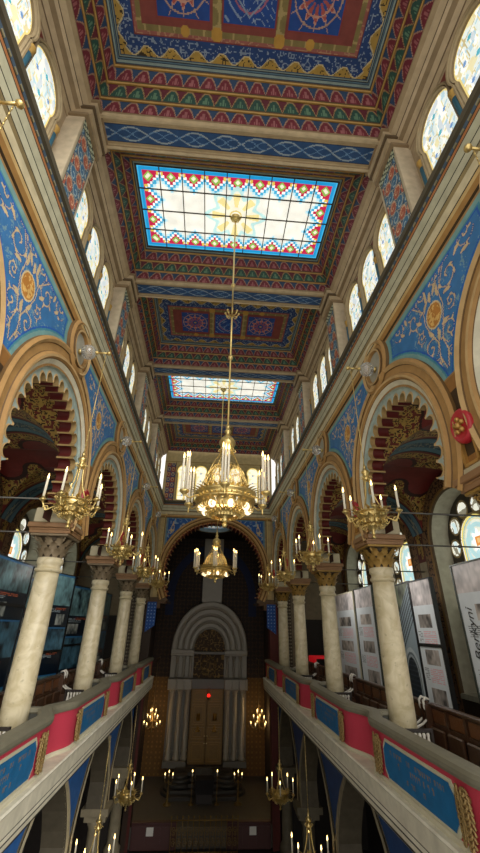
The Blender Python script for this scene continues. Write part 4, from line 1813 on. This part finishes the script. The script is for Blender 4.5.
def make_pew(sx, L):
    t = thing('pew', '', 'pew')
    X = lambda x: sx * x
    def bx(mb, x0, x1, *a, **k):
        q = sorted((X(x0), X(x1)))
        return mb.box(q[0], q[1], *a, **k)
    mb = MB()
    bx(mb, .40, .46, 0, L, GAL + .1, -1.23)
    bx(mb, .36, .47, 0, L, -1.23, -1.17, bev=.015)
    bx(mb, .375, .41, 0, L, -1.52, -1.47)
    n = max(2, int(L / .52))
    for k in range(n + 1):
        y = L * k / n
        bx(mb, .37, .41, max(0, y - .035), min(L, y + .035), GAL + .1, -1.23)
    mb.build('backrest', WOOD, t)
    for k in range(n):
        mb = MB()
        bx(mb, .385, .41, L * k / n + .07, L * (k + 1) / n - .07, -1.46, -1.26, bev=.012)
        mb.build('back_panel', WOODL, t)
    for k in range(n):                                 # folded seats
        mb = MB()
        y0, y1 = L * k / n + .05, L * (k + 1) / n - .05
        bx(mb, .30, .36, y0, y1, -1.86, -1.52, bev=.02)
        mb.build('folded_seat', WOOD, t)
    for y in (0, L):
        mb = MB()
        bx(mb, .05, .46, y - .04, y + .04, GAL, -1.62)
        bx(mb, .28, .46, y - .04, y + .04, -1.62, -1.21)
        mb.build('end_panel', WOOD, t)
        mb = MB()
        pts = [(X(.40), y, -1.13), (X(.33), y, -1.10), (X(.28), y, -1.15), (X(.28), y, -1.25), (X(.32), y, -1.34), (X(.30), y, -1.43), (X(.20), y, -1.50), (X(.10), y, -1.54), (X(.04), y, -1.58)]
        mb.tube(pts, [.014, .022, .022, .018, .018, .02, .02, .022, .016], 7)
        mb.build('scroll_arm', WHITE, t)
    return t


for sx, side in SIDES:
    p = make_pew(sx, 3.84)
    for i in range(1 if sx < 0 else 0, 4):
        o = p if i == (1 if sx < 0 else 0) else (dup(p, (0, 0, 0)) if i < 3 else make_pew(sx, 3.2))
        o.location = (sx * 3.62, B0 + BAY * i + .52, 0)
        tag(o, '%s dark wooden pew with folding seats behind the %s parapet' % (['nearest', 'second', 'third'][i - (sx < 0)] if i < 3 else 'farthest', side), 'pew', 'pews of the %s gallery' % side)


def make_spindles(sx):
    t = thing('spindle_rail', '', 'rail')
    mb = MB()
    mb.box(-.22, .22, -.03, .03, -1.47, -1.42, bev=.01)
    mb.box(-.22, .22, -.03, .03, -1.86, -1.82)
    mb.box(-.22, -.18, -.03, .03, GAL, -1.42)
    mb.box(.18, .22, -.03, .03, GAL, -1.42)
    mb.build('rail', DARKW, t)
    for k in range(5):
        mb = MB()
        mb.lathe([(.015, -1.82), (.03, -1.78), (.018, -1.74), (.035, -1.64), (.018, -1.54), (.028, -1.50), (.015, -1.47)], 8, (-.14 + .07 * k, 0, 0))
        mb.build('spindle', WHITE, t)
    return t


for sx, side in SIDES:
    s0 = make_spindles(sx)
    for i in range(1, 4):
        o = s0 if i == 1 else dup(s0, (0, 0, 0))
        o.location = (sx * 3.36, B0 + BAY * i - .44, 0)
        tag(o, 'short dark rail with white spindles at the %s column on the %s' % (['first full', 'second full', 'third full'][i - 1], side), 'rail', 'spindle rails of the %s gallery' % side)

# ---- exhibition boards -----------------------------------------------------------


def photo(img, m, X, Z, seed, tint):
    n = .55 * noise2(X, Z, 4, seed) + .3 * noise2(X, Z, 11, seed + 1) + .25 * noise2(X * 2.5, Z, 9, seed + 2)
    n = np.clip((n - .25) * 1.5, 0, 1)
    t0, t1 = hx(tint[0]), hx(tint[1])
    img[m] = (t0 + (t1 - t0) * n[..., None])[m]


def text_lines(img, X, Z, x0, x1, z0, z1, h, c):
    m = (X > x0) & (X < x1) & (Z > z0) & (Z < z1)
    row = ((Z / (.035)) % 1) < .5
    put(img, m & row & (noise2(X, np.floor(Z / .035) * 3.1, 26, 3) > .28), c)


def board_paint(w, h, kind, seed):
    """X 0..w, Z 0..h (from the floor)"""
    r = random.Random(seed)

    def dark(X, Z):
        img = full(X.shape, '#0d1c2b')
        zz = h
        k = 0
        while zz > .2:
            ph = r.uniform(.6, .95)
            m = (X > .03) & (X < w - .03) & (Z < zz - .03) & (Z > zz - ph)
            photo(img, m, X, Z, seed + k, (('#06121c', '#7fb2ba') if k % 2 == 0 else ('#05111e', '#548aa6')))
            put(img, (X > .03) & (X < w - .03) & (Z < zz) & (Z > zz - .05), '#2c6fa8')
            text_lines(img, X, Z, .08, w * .55, zz - ph - .2, zz - ph - .08, .02, '#9fb0b8')
            text_lines(img, X, Z, w * .3, w * .8, zz - ph - .12, zz - ph - .05, .02, '#c2603a')
            if r.random() < .8:
                a = r.uniform(.1, w * .5)
                m = (X > a) & (X < a + w * .4) & (Z < zz - ph - .25) & (Z > zz - ph - .55)
                photo(img, m, X, Z, seed + 20 + k, ('#1a2a34', '#c8cfc6'))
            zz -= ph + .62
            k += 1
        return img * .75

    def navy(X, Z):
        img = full(X.shape, '#0a1830')
        n = noise2(X, Z, 4, seed)
        img *= (.6 + .8 * n)[..., None]
        for k in range(5):
            put(img, (np.abs(Z - h * .2 * k - X * .3) < .015), '#1d3a5c')
        return img

    def light(X, Z):
        img = full(X.shape, '#cfd6da')
        m = Z > h - .55
        photo(img, m, X, Z, seed, ('#8a8686', '#e2d8d6'))
        for k in range(4):
            z = h - .75 - .75 * k
            a = r.uniform(.06, w * .3)
            m = (X > a) & (X < a + w * .6) & (Z < z) & (Z > z - .3)
            photo(img, m, X, Z, seed + k * 3, ('#2b2a2a', '#c9beb4'))
            text_lines(img, X, Z, w * .3, w * .85, z - .66, z - .36, .02, '#dc9ca2')
            text_lines(img, X, Z, w * .05, w * .25, z - .6, z - .36, .02, '#7d8080')
        return img

    def building(X, Z):
        """a street front seen from below: sky and leaves, pale facade with an arched doorway"""
        img = full(X.shape, '#93a4ae')
        n = noise2(X, Z, 7, seed)
        sky = Z > 2.35 + X * .6
        photo(img, sky, X, Z, seed, ('#141a10', '#8f9a80'))
        for k in range(7):
            put(img, (np.abs(Z - (2.28 - .13 * k) - X * .6) < .028), '#38434a')
        cx = w * .60
        d = np.where(Z > 1.25, np.hypot(X - cx, Z - 1.25), np.abs(X - cx))
        put(img, d < .62, '#b9c4c8')
        put(img, d < .52, '#5d6a72')
        put(img, d < .46, '#a3afb3')
        put(img, d < .40, '#10161d')
        put(img, (d < .37) & (np.abs(np.sin(X * 30) * np.sin(Z * 30)) < .2), '#44505a')
        put(img, (Z < .5) & (d > .6), '#5a4038')
        return img
    return {'dark': dark, 'navy': navy, 'light': light, 'building': building}[kind]


def board(sx, label, group, x, y0, x2, y1, ztop, kind, seed, zbot=GAL, frame=BLACKF, split=None):
    """upright board whose face runs in plan from (x,y0) to (x2,y1)"""
    a, b = Vector((sx * x, y0, 0)), Vector((sx * x2, y1, 0))
    d = b - a
    w = d.length
    d.normalize()
    nrm = Vector((-d.y, d.x, 0))
    if nrm.x * sx > 0:
        nrm = -nrm                                      # towards the nave
    t = thing('exhibition_board', label, 'board', (a.x, a.y, zbot), 0, group)
    h = ztop - zbot
    mb = MB()
    def slab(u0, u1, z0, z1, n0, n1):
        vs = [(d * u + nrm * n + Vector((0, 0, z))) for u in (u0, u1) for n in (n0, n1) for z in (z0, z1)]
        mb.add(vs, [(0, 1, 3, 2), (4, 6, 7, 5), (0, 4, 5, 1), (2, 3, 7, 6), (0, 2, 6, 4), (1, 5, 7, 3)])
    slab(-.04, w + .04, 0, h + .03, -.08, -.005)
    slab(-.04, 0, 0, h + .03, -.005, .02)
    slab(w, w + .04, 0, h + .03, -.005, .02)
    slab(0, w, h, h + .03, -.005, .02)
    if split:
        slab(0, w, split - zbot - .04, split - zbot + .03, -.005, .02)
    mb.build('frame', frame, t)
    g = Grid()
    fn = board_paint(w, h, kind, seed)
    # the print reads from the viewer's left to right
    flip = sx < 0
    g.add(steps(0, w, .018), steps(0, h, .018), lambda U, Z: (d.x * U, d.y * U, Z), lambda U, Z: fn(U, Z) if flip else fn(w - U, Z))
    link('print', g.mesh('print', PRINTL if kind in ('dark', 'navy') else PRINT), t)
    return t, d, nrm, w, h


GL, GR = 'dark boards in the left gallery', 'pale boards in the right gallery'
board(-1, 'dark board with a teal photograph at the left edge of the view', GL, 5.0, 8.9, 5.0, 11.5, 1.38, 'dark', 3, split=.40)
board(-1, 'narrow dark board half hidden behind the first full left column', GL, 5.35, 11.7, 5.1, 13.6, 1.15, 'dark', 9)
board(-1, 'narrow dark board with branches on pale sky, right of the first left column', GL, 5.15, 13.75, 4.85, 14.75, 1.47, 'dark', 15, split=-.75)
board(-1, 'dark board with a small portrait photograph, between the first two full left columns', GL, 4.9, 14.85, 4.55, 16.6, 1.20, 'dark', 22, split=-.62)
board(-1, 'dark board mostly hidden behind the second full left column', GL, 4.6, 16.7, 4.6, 17.7, 1.20, 'dark', 31)
board(-1, 'farthest dark board, right of the second full left column', GL, 4.55, 18.0, 4.55, 19.3, 1.20, 'dark', 38)
t, d, n, w, h = board(1, 'pale board with vertical handwriting at the right edge of the view', GR, 5.0, 5.9, 5.0, 8.4, 1.25, 'light', 5, frame=STEELF)
fc = bpy.data.curves.new('lettering', 'FONT')
fc.body = 'Berkyni'
fc.size = .30
fc.shear = .3
fc.extrude = .001
fo = link('lettering', fc, t)
bpy.context.view_layer.update()
lm = bpy.data.meshes.new_from_object(fo)
bpy.data.objects.remove(fo)
lm.materials.clear()
lm.materials.append(mat('black print', '#15161a', .5))
fo = link('lettering', lm, t)
fo.matrix_local = Matrix.Translation(Vector((-.012, 2.12, 1.75))) @ Matrix(((0, 0, -1, 0), (0, 1, 0, 0), (1, 0, 0, 0), (0, 0, 0, 1)))
board(1, 'pale board with portraits, second from the right edge of the view', GR, 5.0, 9.42, 5.0, 10.42, 1.12, 'light', 12, frame=BLACKF, split=-.28)
board(1, 'board printed with a pale street front and an arched doorway', GR, 5.04, 10.58, 5.3, 12.3, 1.15, 'building', 20)
board(1, 'grey board with pink text, between the first two full right columns', GR, 4.75, 12.4, 4.75, 13.9, 1.20, 'light', 27, frame=STEELF)
board(1, 'white board with a row of small photographs, right of the second full right column', GR, 4.75, 14.1, 4.75, 16.2, 1.16, 'light', 33, frame=PALE)

# red draped table with a small screen in the far right corner
t = thing('draped_table', 'table with a bright red cloth in the far right corner of the gallery', 'table', (4.56, 18.2, GAL))
mb = MB()
for u in (-.3, .3):
    for v in (-.5, .5):
        mb.box(u - .03, u + .03, v - .03, v + .03, 0, 1.2)
mb.build('leg', DARKW, t)
mb = MB()
mb.box(-.36, .36, -.6, .6, 1.2, 1.26, bev=.015)
mb.box(-.37, -.34, -.6, .6, .95, 1.22)
mb.build('red_cloth', mat('red cloth', '#d3121c', .6, 0, .1, 9, 0, '#d3121c', .25), t)  # cloth given a faint red glow of its own, though no lamp

# ---- tie rods across the galleries --------------------------------------------------
first = None
for sx, side in SIDES:
    for i in range(1, 4):
        y = B0 + BAY * i - .95 if i == 1 else B0 + BAY * i
        mb = MB()
        a, b = sorted((sx * 3.4, sx * OUTX))
        mb.tube([(a, B0 + BAY * i, 1.62 + .36 * 0), (b, B0 + BAY * i, 1.62)], .018, 6)
        mb.ball((sx * 5.1, B0 + BAY * i, 1.62), .035, 7, 1.0)
        o = mb.build('tie_rod', ROD)
        tag(o, 'thin iron tie rod across the %s gallery at the %s column' % (side, ['first full', 'second full', 'third full'][i - 1]), 'rod', 'tie rods')
    mb = MB()
    a, b = sorted((sx * 3.0, sx * OUTX))
    mb.tube([(a, BAYC[1] + .85, 1.98), (b, BAYC[1] + .85, 1.98)], .018, 6)
    tag(mb.build('tie_rod', ROD), 'thin iron tie rod crossing the nearest open arch of the %s gallery' % side, 'rod', 'tie rods')

# =====================================================================
# THE CHANCEL
# =====================================================================
DZ = -6.7                     # platform height
plat = MB()
plat.box(-3.18, 3.18, 20.25, CHY, GRD, DZ - .1)
struct(plat.build('floor', mat('pale platform stone', '#4d4942', .6, 0, .2, 3)), 'stone platform before the ark', 'floor')
# platform front wall
t = thing('platform_front', 'dark red panelled wall along the front of the platform', 'panelling', (0, 20.1, GRD))
for s in (-1, 1):
    mb = MB()
    a, b = sorted((s * .95, s * 2.65))
    mb.box(a, b, 0, .12, 0, .74, bev=.02)
    mb.box(a, b, -.05, .17, .74, .80, bev=.015)
    for k in range(3):
        x0, x1 = a + .06 + (b - a - .06) * k / 3, a + (b - a) * (k + 1) / 3
        mb.box(x0, x1 - .04, -.02, 0, .15, .65)
    mb.build('panel', mat('oxblood wood', '#3c1714', .5, 0, .2, 9), t)
for s, nm in ((-1, 'left'), (1, 'right')):
    mb = MB()
    mb.box(s * 1.95 - .13, s * 1.95 + .13, -.004, .004, 0, .24)
    o = mb.build('paper_notice', mat('white paper', '#d8d6ce', .7, 0, .03, 9), None, (s * 1.95 * 0, 20.06, GRD + .42))
    tag(o, 'small white sheet fixed on the %s half of the platform front' % nm, 'paper')

# stairs
for s, nm in ((-1, 'left'), (1, 'right')):
    t = thing('stair_flight', '%s flight of curved stone steps below the ark' % nm, 'stairs', (0, 24.6, DZ - .1))
    for k in range(5):
        mb = MB()
        y0 = -1.9 + .32 * k
        a, b = sorted((s * .42, s * (1.5 - .02 * k)))
        mb.box(a, b, y0, .10, .13 * k, .13 * (k + 1), bev=.012)
        c = (s * (1.5), 0)
        mb.lathe([(.88 - .13 * k, .13 * k), (.88 - .13 * k, .13 * (k + 1) - .02), (.86 - .13 * k, .13 * (k + 1))], 28, (s * 1.1, -.80, 0))
        mb.build('step', mat('stair stone', '#2f2c27', .6, 0, .2, 4), t)

# the ark
ARKY = 25.05
AZ = DZ + .5
STONE = mat('ark grey marble', '#8a8272', .4, 0, .15, 3)
STONE2 = mat('ark darker marble', '#575248', .45, 0, .15, 3)
GOLDD = mat('gilded door', '#6b4e12', .5, .1, .25, 8, .2)
GOLDD2 = mat('gilded door moulding', '#7d5a20', .45, .35, .2, 8)
ark = thing('torah_ark', 'tall grey marble ark with nested round arches and gilded double doors', 'ark', (0.02, ARKY, AZ))
for s in (-1, 1):
    mb = MB()
    a, b = sorted((s * .92, s * 2.1))
    mb.box(a, b, .18, .8, 0, 3.7)
    mb.box(a, b, -.25, .2, -.02, .25, bev=.02)
    mb.build('side_block', STONE2, ark)
    for k in range(3):
        x = s * (1.07 + .40 * k)
        mb = MB()
        mb.lathe([(.17, .25), (.17, .32), (.145, .36), (.145, .42), (.135, .45), (.125, 1.8), (.115, 2.95), (.13, 2.98), (.115, 3.02), (.16, 3.16), (.17, 3.2)], 16, (x, .02 + .03 * (2 - k), 0))
        mb.lathe([(.15, .55), (.155, .6), (.15, .65)], 16, (x, .02 + .03 * (2 - k), 0), cap=False)
        mb.build('tall_column', STONE, ark)
        mb = MB()
        mb.lathe([(.11, 3.75), (.11, 3.82), (.085, 3.86), (.075, 4.6), (.09, 4.63), (.12, 4.75)], 12, (s * (1.02 + .36 * k), .05, 0))
        mb.build('short_column', STONE, ark)
    mb = MB()
    a, b = sorted((s * .88, s * 2.15))
    mb.box(a, b, -.22, .8, 3.2, 3.26, bev=.015)
    mb.box(a, b, -.18, .8, 3.26, 3.70, bev=.02)
    for k in range(3):
        x = s * (1.07 + .40 * k)
        mb.box(x - .17, x + .17, -.26, -.1, 3.22, 3.70, bev=.02)
    a, b = sorted((s * .86, s * 2.12))
    mb.box(a, b, .3, .8, 3.7, 4.78)
    mb.box(a, b, -.15, .8, 4.78, 4.86, bev=.012)
    mb.box(a, b, -.2, .8, 4.86, 5.06, bev=.02)
    mb.build('entablature', STONE, ark)
mb = MB()
mb.box(-.9, .9, -.05, .8, 3.24, 3.70, bev=.02)
mb.build('lintel', STONE2, ark)
mb = MB()
mb.box(-.88, .88, -.10, .3, 4.84, 4.98, bev=.015)
mb.build('upper_lintel', STONE2, ark)
ac = 5.06
for k, (r0, r1, yy) in enumerate(((1.80, 2.12, -.10), (1.48, 1.80, .05), (1.17, 1.48, .18), (.88, 1.17, .3))):
    mb = MB()
    an = [PI * i / 40 for i in range(41)]
    sq = 1.17
    prof = [(r1, .8), (r1, yy), (r1 - .05, yy - .05), (r0 + .10, yy - .05), (r0 + .07, yy), (r0 + .03, yy + .01), (r0, yy + .04), (r0, .8)]
    mb.strip([[(r * math.cos(a), y, ac + sq * r * math.sin(a)) for a in an] for r, y in prof], smooth=False)
    mb.build('arch_band', STONE, ark)


def tymp(X, Z):
    img = full(X.shape, '#3a2a18')
    n = noise2(X, Z, 8, 71)
    put(img, np.abs(n - .5) < .07, '#8a6a38')
    return img


g = Grid()
g.add(steps(-.9, .9, .03), steps(3.7, 6.2, .03), lambda X, Z: (X, .42 + 0 * X, Z), tymp)
link('tympanum', g.mesh('tympanum', PAINT), ark)
mb = MB()                                        # wreath on the panel above the doors
for k in range(20):
    a = 2 * PI * k / 20
    mb.ball((.42 * math.cos(a), .40, 4.25 + .42 * math.sin(a)), .05, 6)
mb.tube([(-.12, .40, 4.0), (-.12, .40, 4.4), (-.06, .40, 4.48), (0, .40, 4.4), (.06, .40, 4.48), (.12, .40, 4.4), (.12, .40, 4.0), (-.12, .40, 4.0)], .02, 5)
mb.build('carved_wreath', OLDGILT, ark)
mb = MB()
mb.box(-.6, .6, .1, .8, 7.5, 11.2, bev=.02)
mb.box(-.5, .5, .07, .1, 7.6, 11.1)
mb.build('upper_shaft', STONE, ark)
for s in (-1, 1):
    mb = MB()
    a, b = sorted((s * .015, s * .86))
    mb.box(a, b, .10, .16, .05, 3.24)
    dr = mb.build('door', GOLDD, ark)
    m = (a + b) / 2
    mb = MB()
    for (z0, z1) in ((.15, .95), (1.05, 1.55), (1.65, 2.55), (2.65, 3.15)):
        for o, yy in ((0, .075), (.09, .09)):
            x0, x1 = a + .08 + o, b - .08 - o
            for (xa, xb, za, zb) in ((x0, x1, z0 + o, z0 + o + .035), (x0, x1, z1 - o - .035, z1 - o), (x0, x0 + .035, z0 + o, z1 - o), (x1 - .035, x1, z0 + o, z1 - o)):
                mb.box(xa, xb, yy, .11, za, zb)
    mb.lathe([(.05, .0), (.14, .03), (.15, .08), (.06, .13), (.1, .2), (.02, .3)], 12, (m, .09, 1.35))
    mb.lathe([(.12, 0), (.1, .25), (.12, .3)], 10, (m, .10, 1.85))
    mb.build('door_moulding', GOLDD2, dr)
    mb = MB()
    mb.ball((s * .06, .06, 1.2), .03, 8)
    mb.ball((s * .06, .06, .9), .025, 8)
    mb.build('door_knob', GOLD, dr)
mb = MB()
mb.box(-.9, .9, -.2, .8, -.5, 0)
mb.prism([(.2 * math.cos(PI * k / 12), -.30 + .3 * math.sin(PI * k / 12)) for k in range(13)], 'y', -.23, -.2)
mb.build('ark_base', STONE2, ark)
# eternal light
t = thing('eternal_light', 'small glowing red lamp hanging before the ark doors', 'lamp', (.08, 24.65, -3.30))
mb = MB()
mb.lathe([(.03, 0), (.07, .05), (.08, .10), (.05, .16)], 10)
mb.build('red_glass', mat('red glass', '#c01018', .2, 0, .05, 9, 0, '#ff1810', 2.5), t)
mb = MB()
mb.lathe([(.01, -.12), (.04, -.06), (.06, 0), (.085, .04)], 10, cap=False)
mb.tube([(0, 0, .16), (0, 0, .45), (0, .30, .45)], .012, 5)
mb.build('hanger', OLDGILT, t)

# standing candelabra and candle stands on the platform
ce = MB()
for s, nm in ((-1, 'left'), (1, 'right')):
    t = thing('candelabrum', 'three branched standing candelabrum at the %s of the steps' % nm, 'candelabrum', (s * 1.53, 22.3, DZ - .1))
    mb = MB()
    mb.lathe([(.18, 0), (.17, .05), (.05, .10), (.03, .2), (.045, .4), (.025, .5), (.025, .7), (.05, .78), (.02, .84)], 12)
    mb.build('stem', OLDGILT, t)
    for k in (-1, 0, 1):
        mb = MB()
        mb.tube([(0, 0, .78), (k * .12, 0, .72), (k * .17, 0, .80), (k * .17, 0, .86)] if k else [(0, 0, .78), (0, 0, .95)], .013, 6)
        mb.lathe([(.04, .86 + (0 if k else .09)), (.05, .88 + (0 if k else .09))], 8, (k * .17, 0, 0))
        mb.build('branch', OLDGILT, t)
        candle(t, (k * .17, 0, .87 if k else .96), .12, .018)
    t = thing('candle_stand', 'slender single candle stand %s of the reading desk' % ('left' if s < 0 else 'right'), 'candle stand', (.05 + s * .55, 22.3, DZ - .1))
    mb = MB()
    mb.lathe([(.12, 0), (.11, .04), (.03, .08), (.018, .3), (.018, .85), (.035, .92), (.05, .95)], 10)
    mb.build('stem', OLDGILT, t)
    candle(t, (0, 0, .95), .14, .02)

# reading desk and gilded grille at the platform's front
t = thing('reading_desk', 'dark covered reading desk between the flights of steps', 'desk', (.05, 22.6, DZ - .1))
mb = MB()
mb.box(-.36, .36, -.3, .3, 0, .75, bev=.02)
mb.build('pedestal', DARKW, t)
mb = MB()
mb.box(-.42, .42, -.36, .36, .75, .82, bev=.02)
mb.box(-.40, .40, -.37, -.35, .35, .77)
mb.build('cloth_cover', mat('black velvet', '#120d0d', .9), t)
t = thing('gilded_grille', 'low gilded scrollwork grille at the front of the platform', 'grille', (.1, 19.75, GRD))
mb = MB()
for z in (.08, .95):
    mb.tube([(-1.25, 0, z), (1.25, 0, z)], .02, 6)
mb.build('rail', OLDGILT, t)
for k in range(13):
    mb = MB()
    x = -1.25 + 2.5 * k / 12
    mb.tube([(x, 0, 0), (x, 0, 1.02)], .016, 6)
    mb.ball((x, 0, 1.05), .035, 7)
    mb.build('upright', OLDGILT, t)
mb = MB()
for k in range(12):
    x = -1.25 + 2.5 * (k + .5) / 12
    for z, u in ((.3, 1), (.7, -1)):
        curl(mb, (x, 0, z), (1, 0, 0), .09, .012, 1.5, u, 14)
        curl(mb, (x, 0, z + .12 * u), (-1, 0, 0), .06, .010, 1.5, u, 12)
mb.build('scrollwork', OLDGILT, t)

# wall clusters of candles either side of the ark
for s, nm in ((-1, 'left'), (1, 'right')):
    t = thing('wall_candelabrum', 'cluster of lit candles on the gold wall %s of the ark' % nm, 'candelabrum', (s * 2.75, 24.7, -4.55))
    mb = MB()
    mb.lathe([(.01, -.25), (.05, -.18), (.03, -.1), (.07, 0), (.03, .08), (.04, .3), (.02, .5)], 10)
    mb.tube([(0, 0, .5), (0, 0, 3.0)], .012, 5)
    mb.tube([(0, 0, 3.0), (0, 1.15, 3.0)], .015, 5)
    mb.build('stem', OLDGILT, t)
    r = random.Random(5)
    k = 0
    for (rad, z, n) in ((.42, 0, 5), (.28, .28, 4), (.16, .52, 3)):
        for i in range(n):
            a = 2 * PI * i / n + z * 3 + .4
            x, y = rad * math.cos(a), rad * math.sin(a)
            mb = MB()
            mb.tube(arm_pts(.03, z, rad, z + .05, a, .06, 6), .012, 5)
            mb.lathe([(.035, z + .05), (.045, z + .07)], 8, (x, y, 0))
            mb.build('branch', OLDGILT, t)
            candle(t, (x, y, z + .06), .09, .022)

# =====================================================================
# LIGHT, SKY, CAMERA
# =====================================================================
world = bpy.data.worlds.new('overcast day')
bpy.context.scene.world = world
world.use_nodes = True
bg = world.node_tree.nodes['Background']
bg.inputs['Color'].default_value = (1.0, .95, .87, 1)
bg.inputs['Strength'].default_value = 1.3


def lamp(name, kind, loc, energy, color, **kw):
    l = bpy.data.lights.new(name, kind)
    l.energy = energy
    l.color = color
    for k, v in kw.items():
        setattr(l, k, v)
    o = bpy.data.objects.new(name, l)
    COLL.objects.link(o)
    o.location = loc
    return o


for s in (-1, 1):
    lamp('candle_glow', 'POINT', (s * 2.75, 24.55, -4.1), 14, (1, .62, .25), shadow_soft_size=.12)
lamp('chandelier_glow', 'POINT', (0, 6.28, 2.2), 9, (1, .84, .6), shadow_soft_size=.12)
lamp('chandelier_glow', 'POINT', (0, 14.35, 1.98), 9, (1, .82, .55), shadow_soft_size=.12)

so = lamp('west_sun', 'SUN', (3, -6, 9), 3.2, (1, .96, .89), angle=R(45))
so.rotation_euler = Vector((-.50, .80, -.42)).to_track_quat('-Z', 'Y').to_euler()

for s, e in ((-1, 6), (1, 18)):                     # added unseen fill lights behind the arcade, to brighten the boards
    for yc in BAYC[1:4]:
        o = lamp('board_fill', 'AREA', (s * 3.75, yc, 1.55), e, (1, .95, .88), size=.5)
        o.rotation_euler = Vector((s * 1.2, 0, -1.1)).to_track_quat('-Z', 'Y').to_euler()

yaw, pitch, roll, F = .067, .482, .020, 384.5
cy_, sy_, cp_, sp_ = math.cos(yaw), math.sin(yaw), math.cos(pitch), math.sin(pitch)
fwd = Vector((sy_ * cp_, cy_ * cp_, sp_))
right = Vector((cy_, -sy_, 0))
up = right.cross(fwd)
r2 = right * math.cos(roll) + up * math.sin(roll)
u2 = up * math.cos(roll) - right * math.sin(roll)
cam = bpy.data.cameras.new('Camera')
cam.sensor_fit = 'VERTICAL'
cam.sensor_height = 24
cam.lens = F / 853 * 24
cam.clip_start = .05
co = bpy.data.objects.new('Camera', cam)
COLL.objects.link(co)
co.matrix_world = Matrix(((r2.x, u2.x, -fwd.x, -.2), (r2.y, u2.y, -fwd.y, 0), (r2.z, u2.z, -fwd.z, 0), (0, 0, 0, 1)))
sc = bpy.context.scene
sc.camera = co
sc.view_settings.view_transform = 'Standard'
sc.view_settings.look = 'None'
sc.view_settings.exposure = 0.0
sc.view_settings.gamma = 1.12
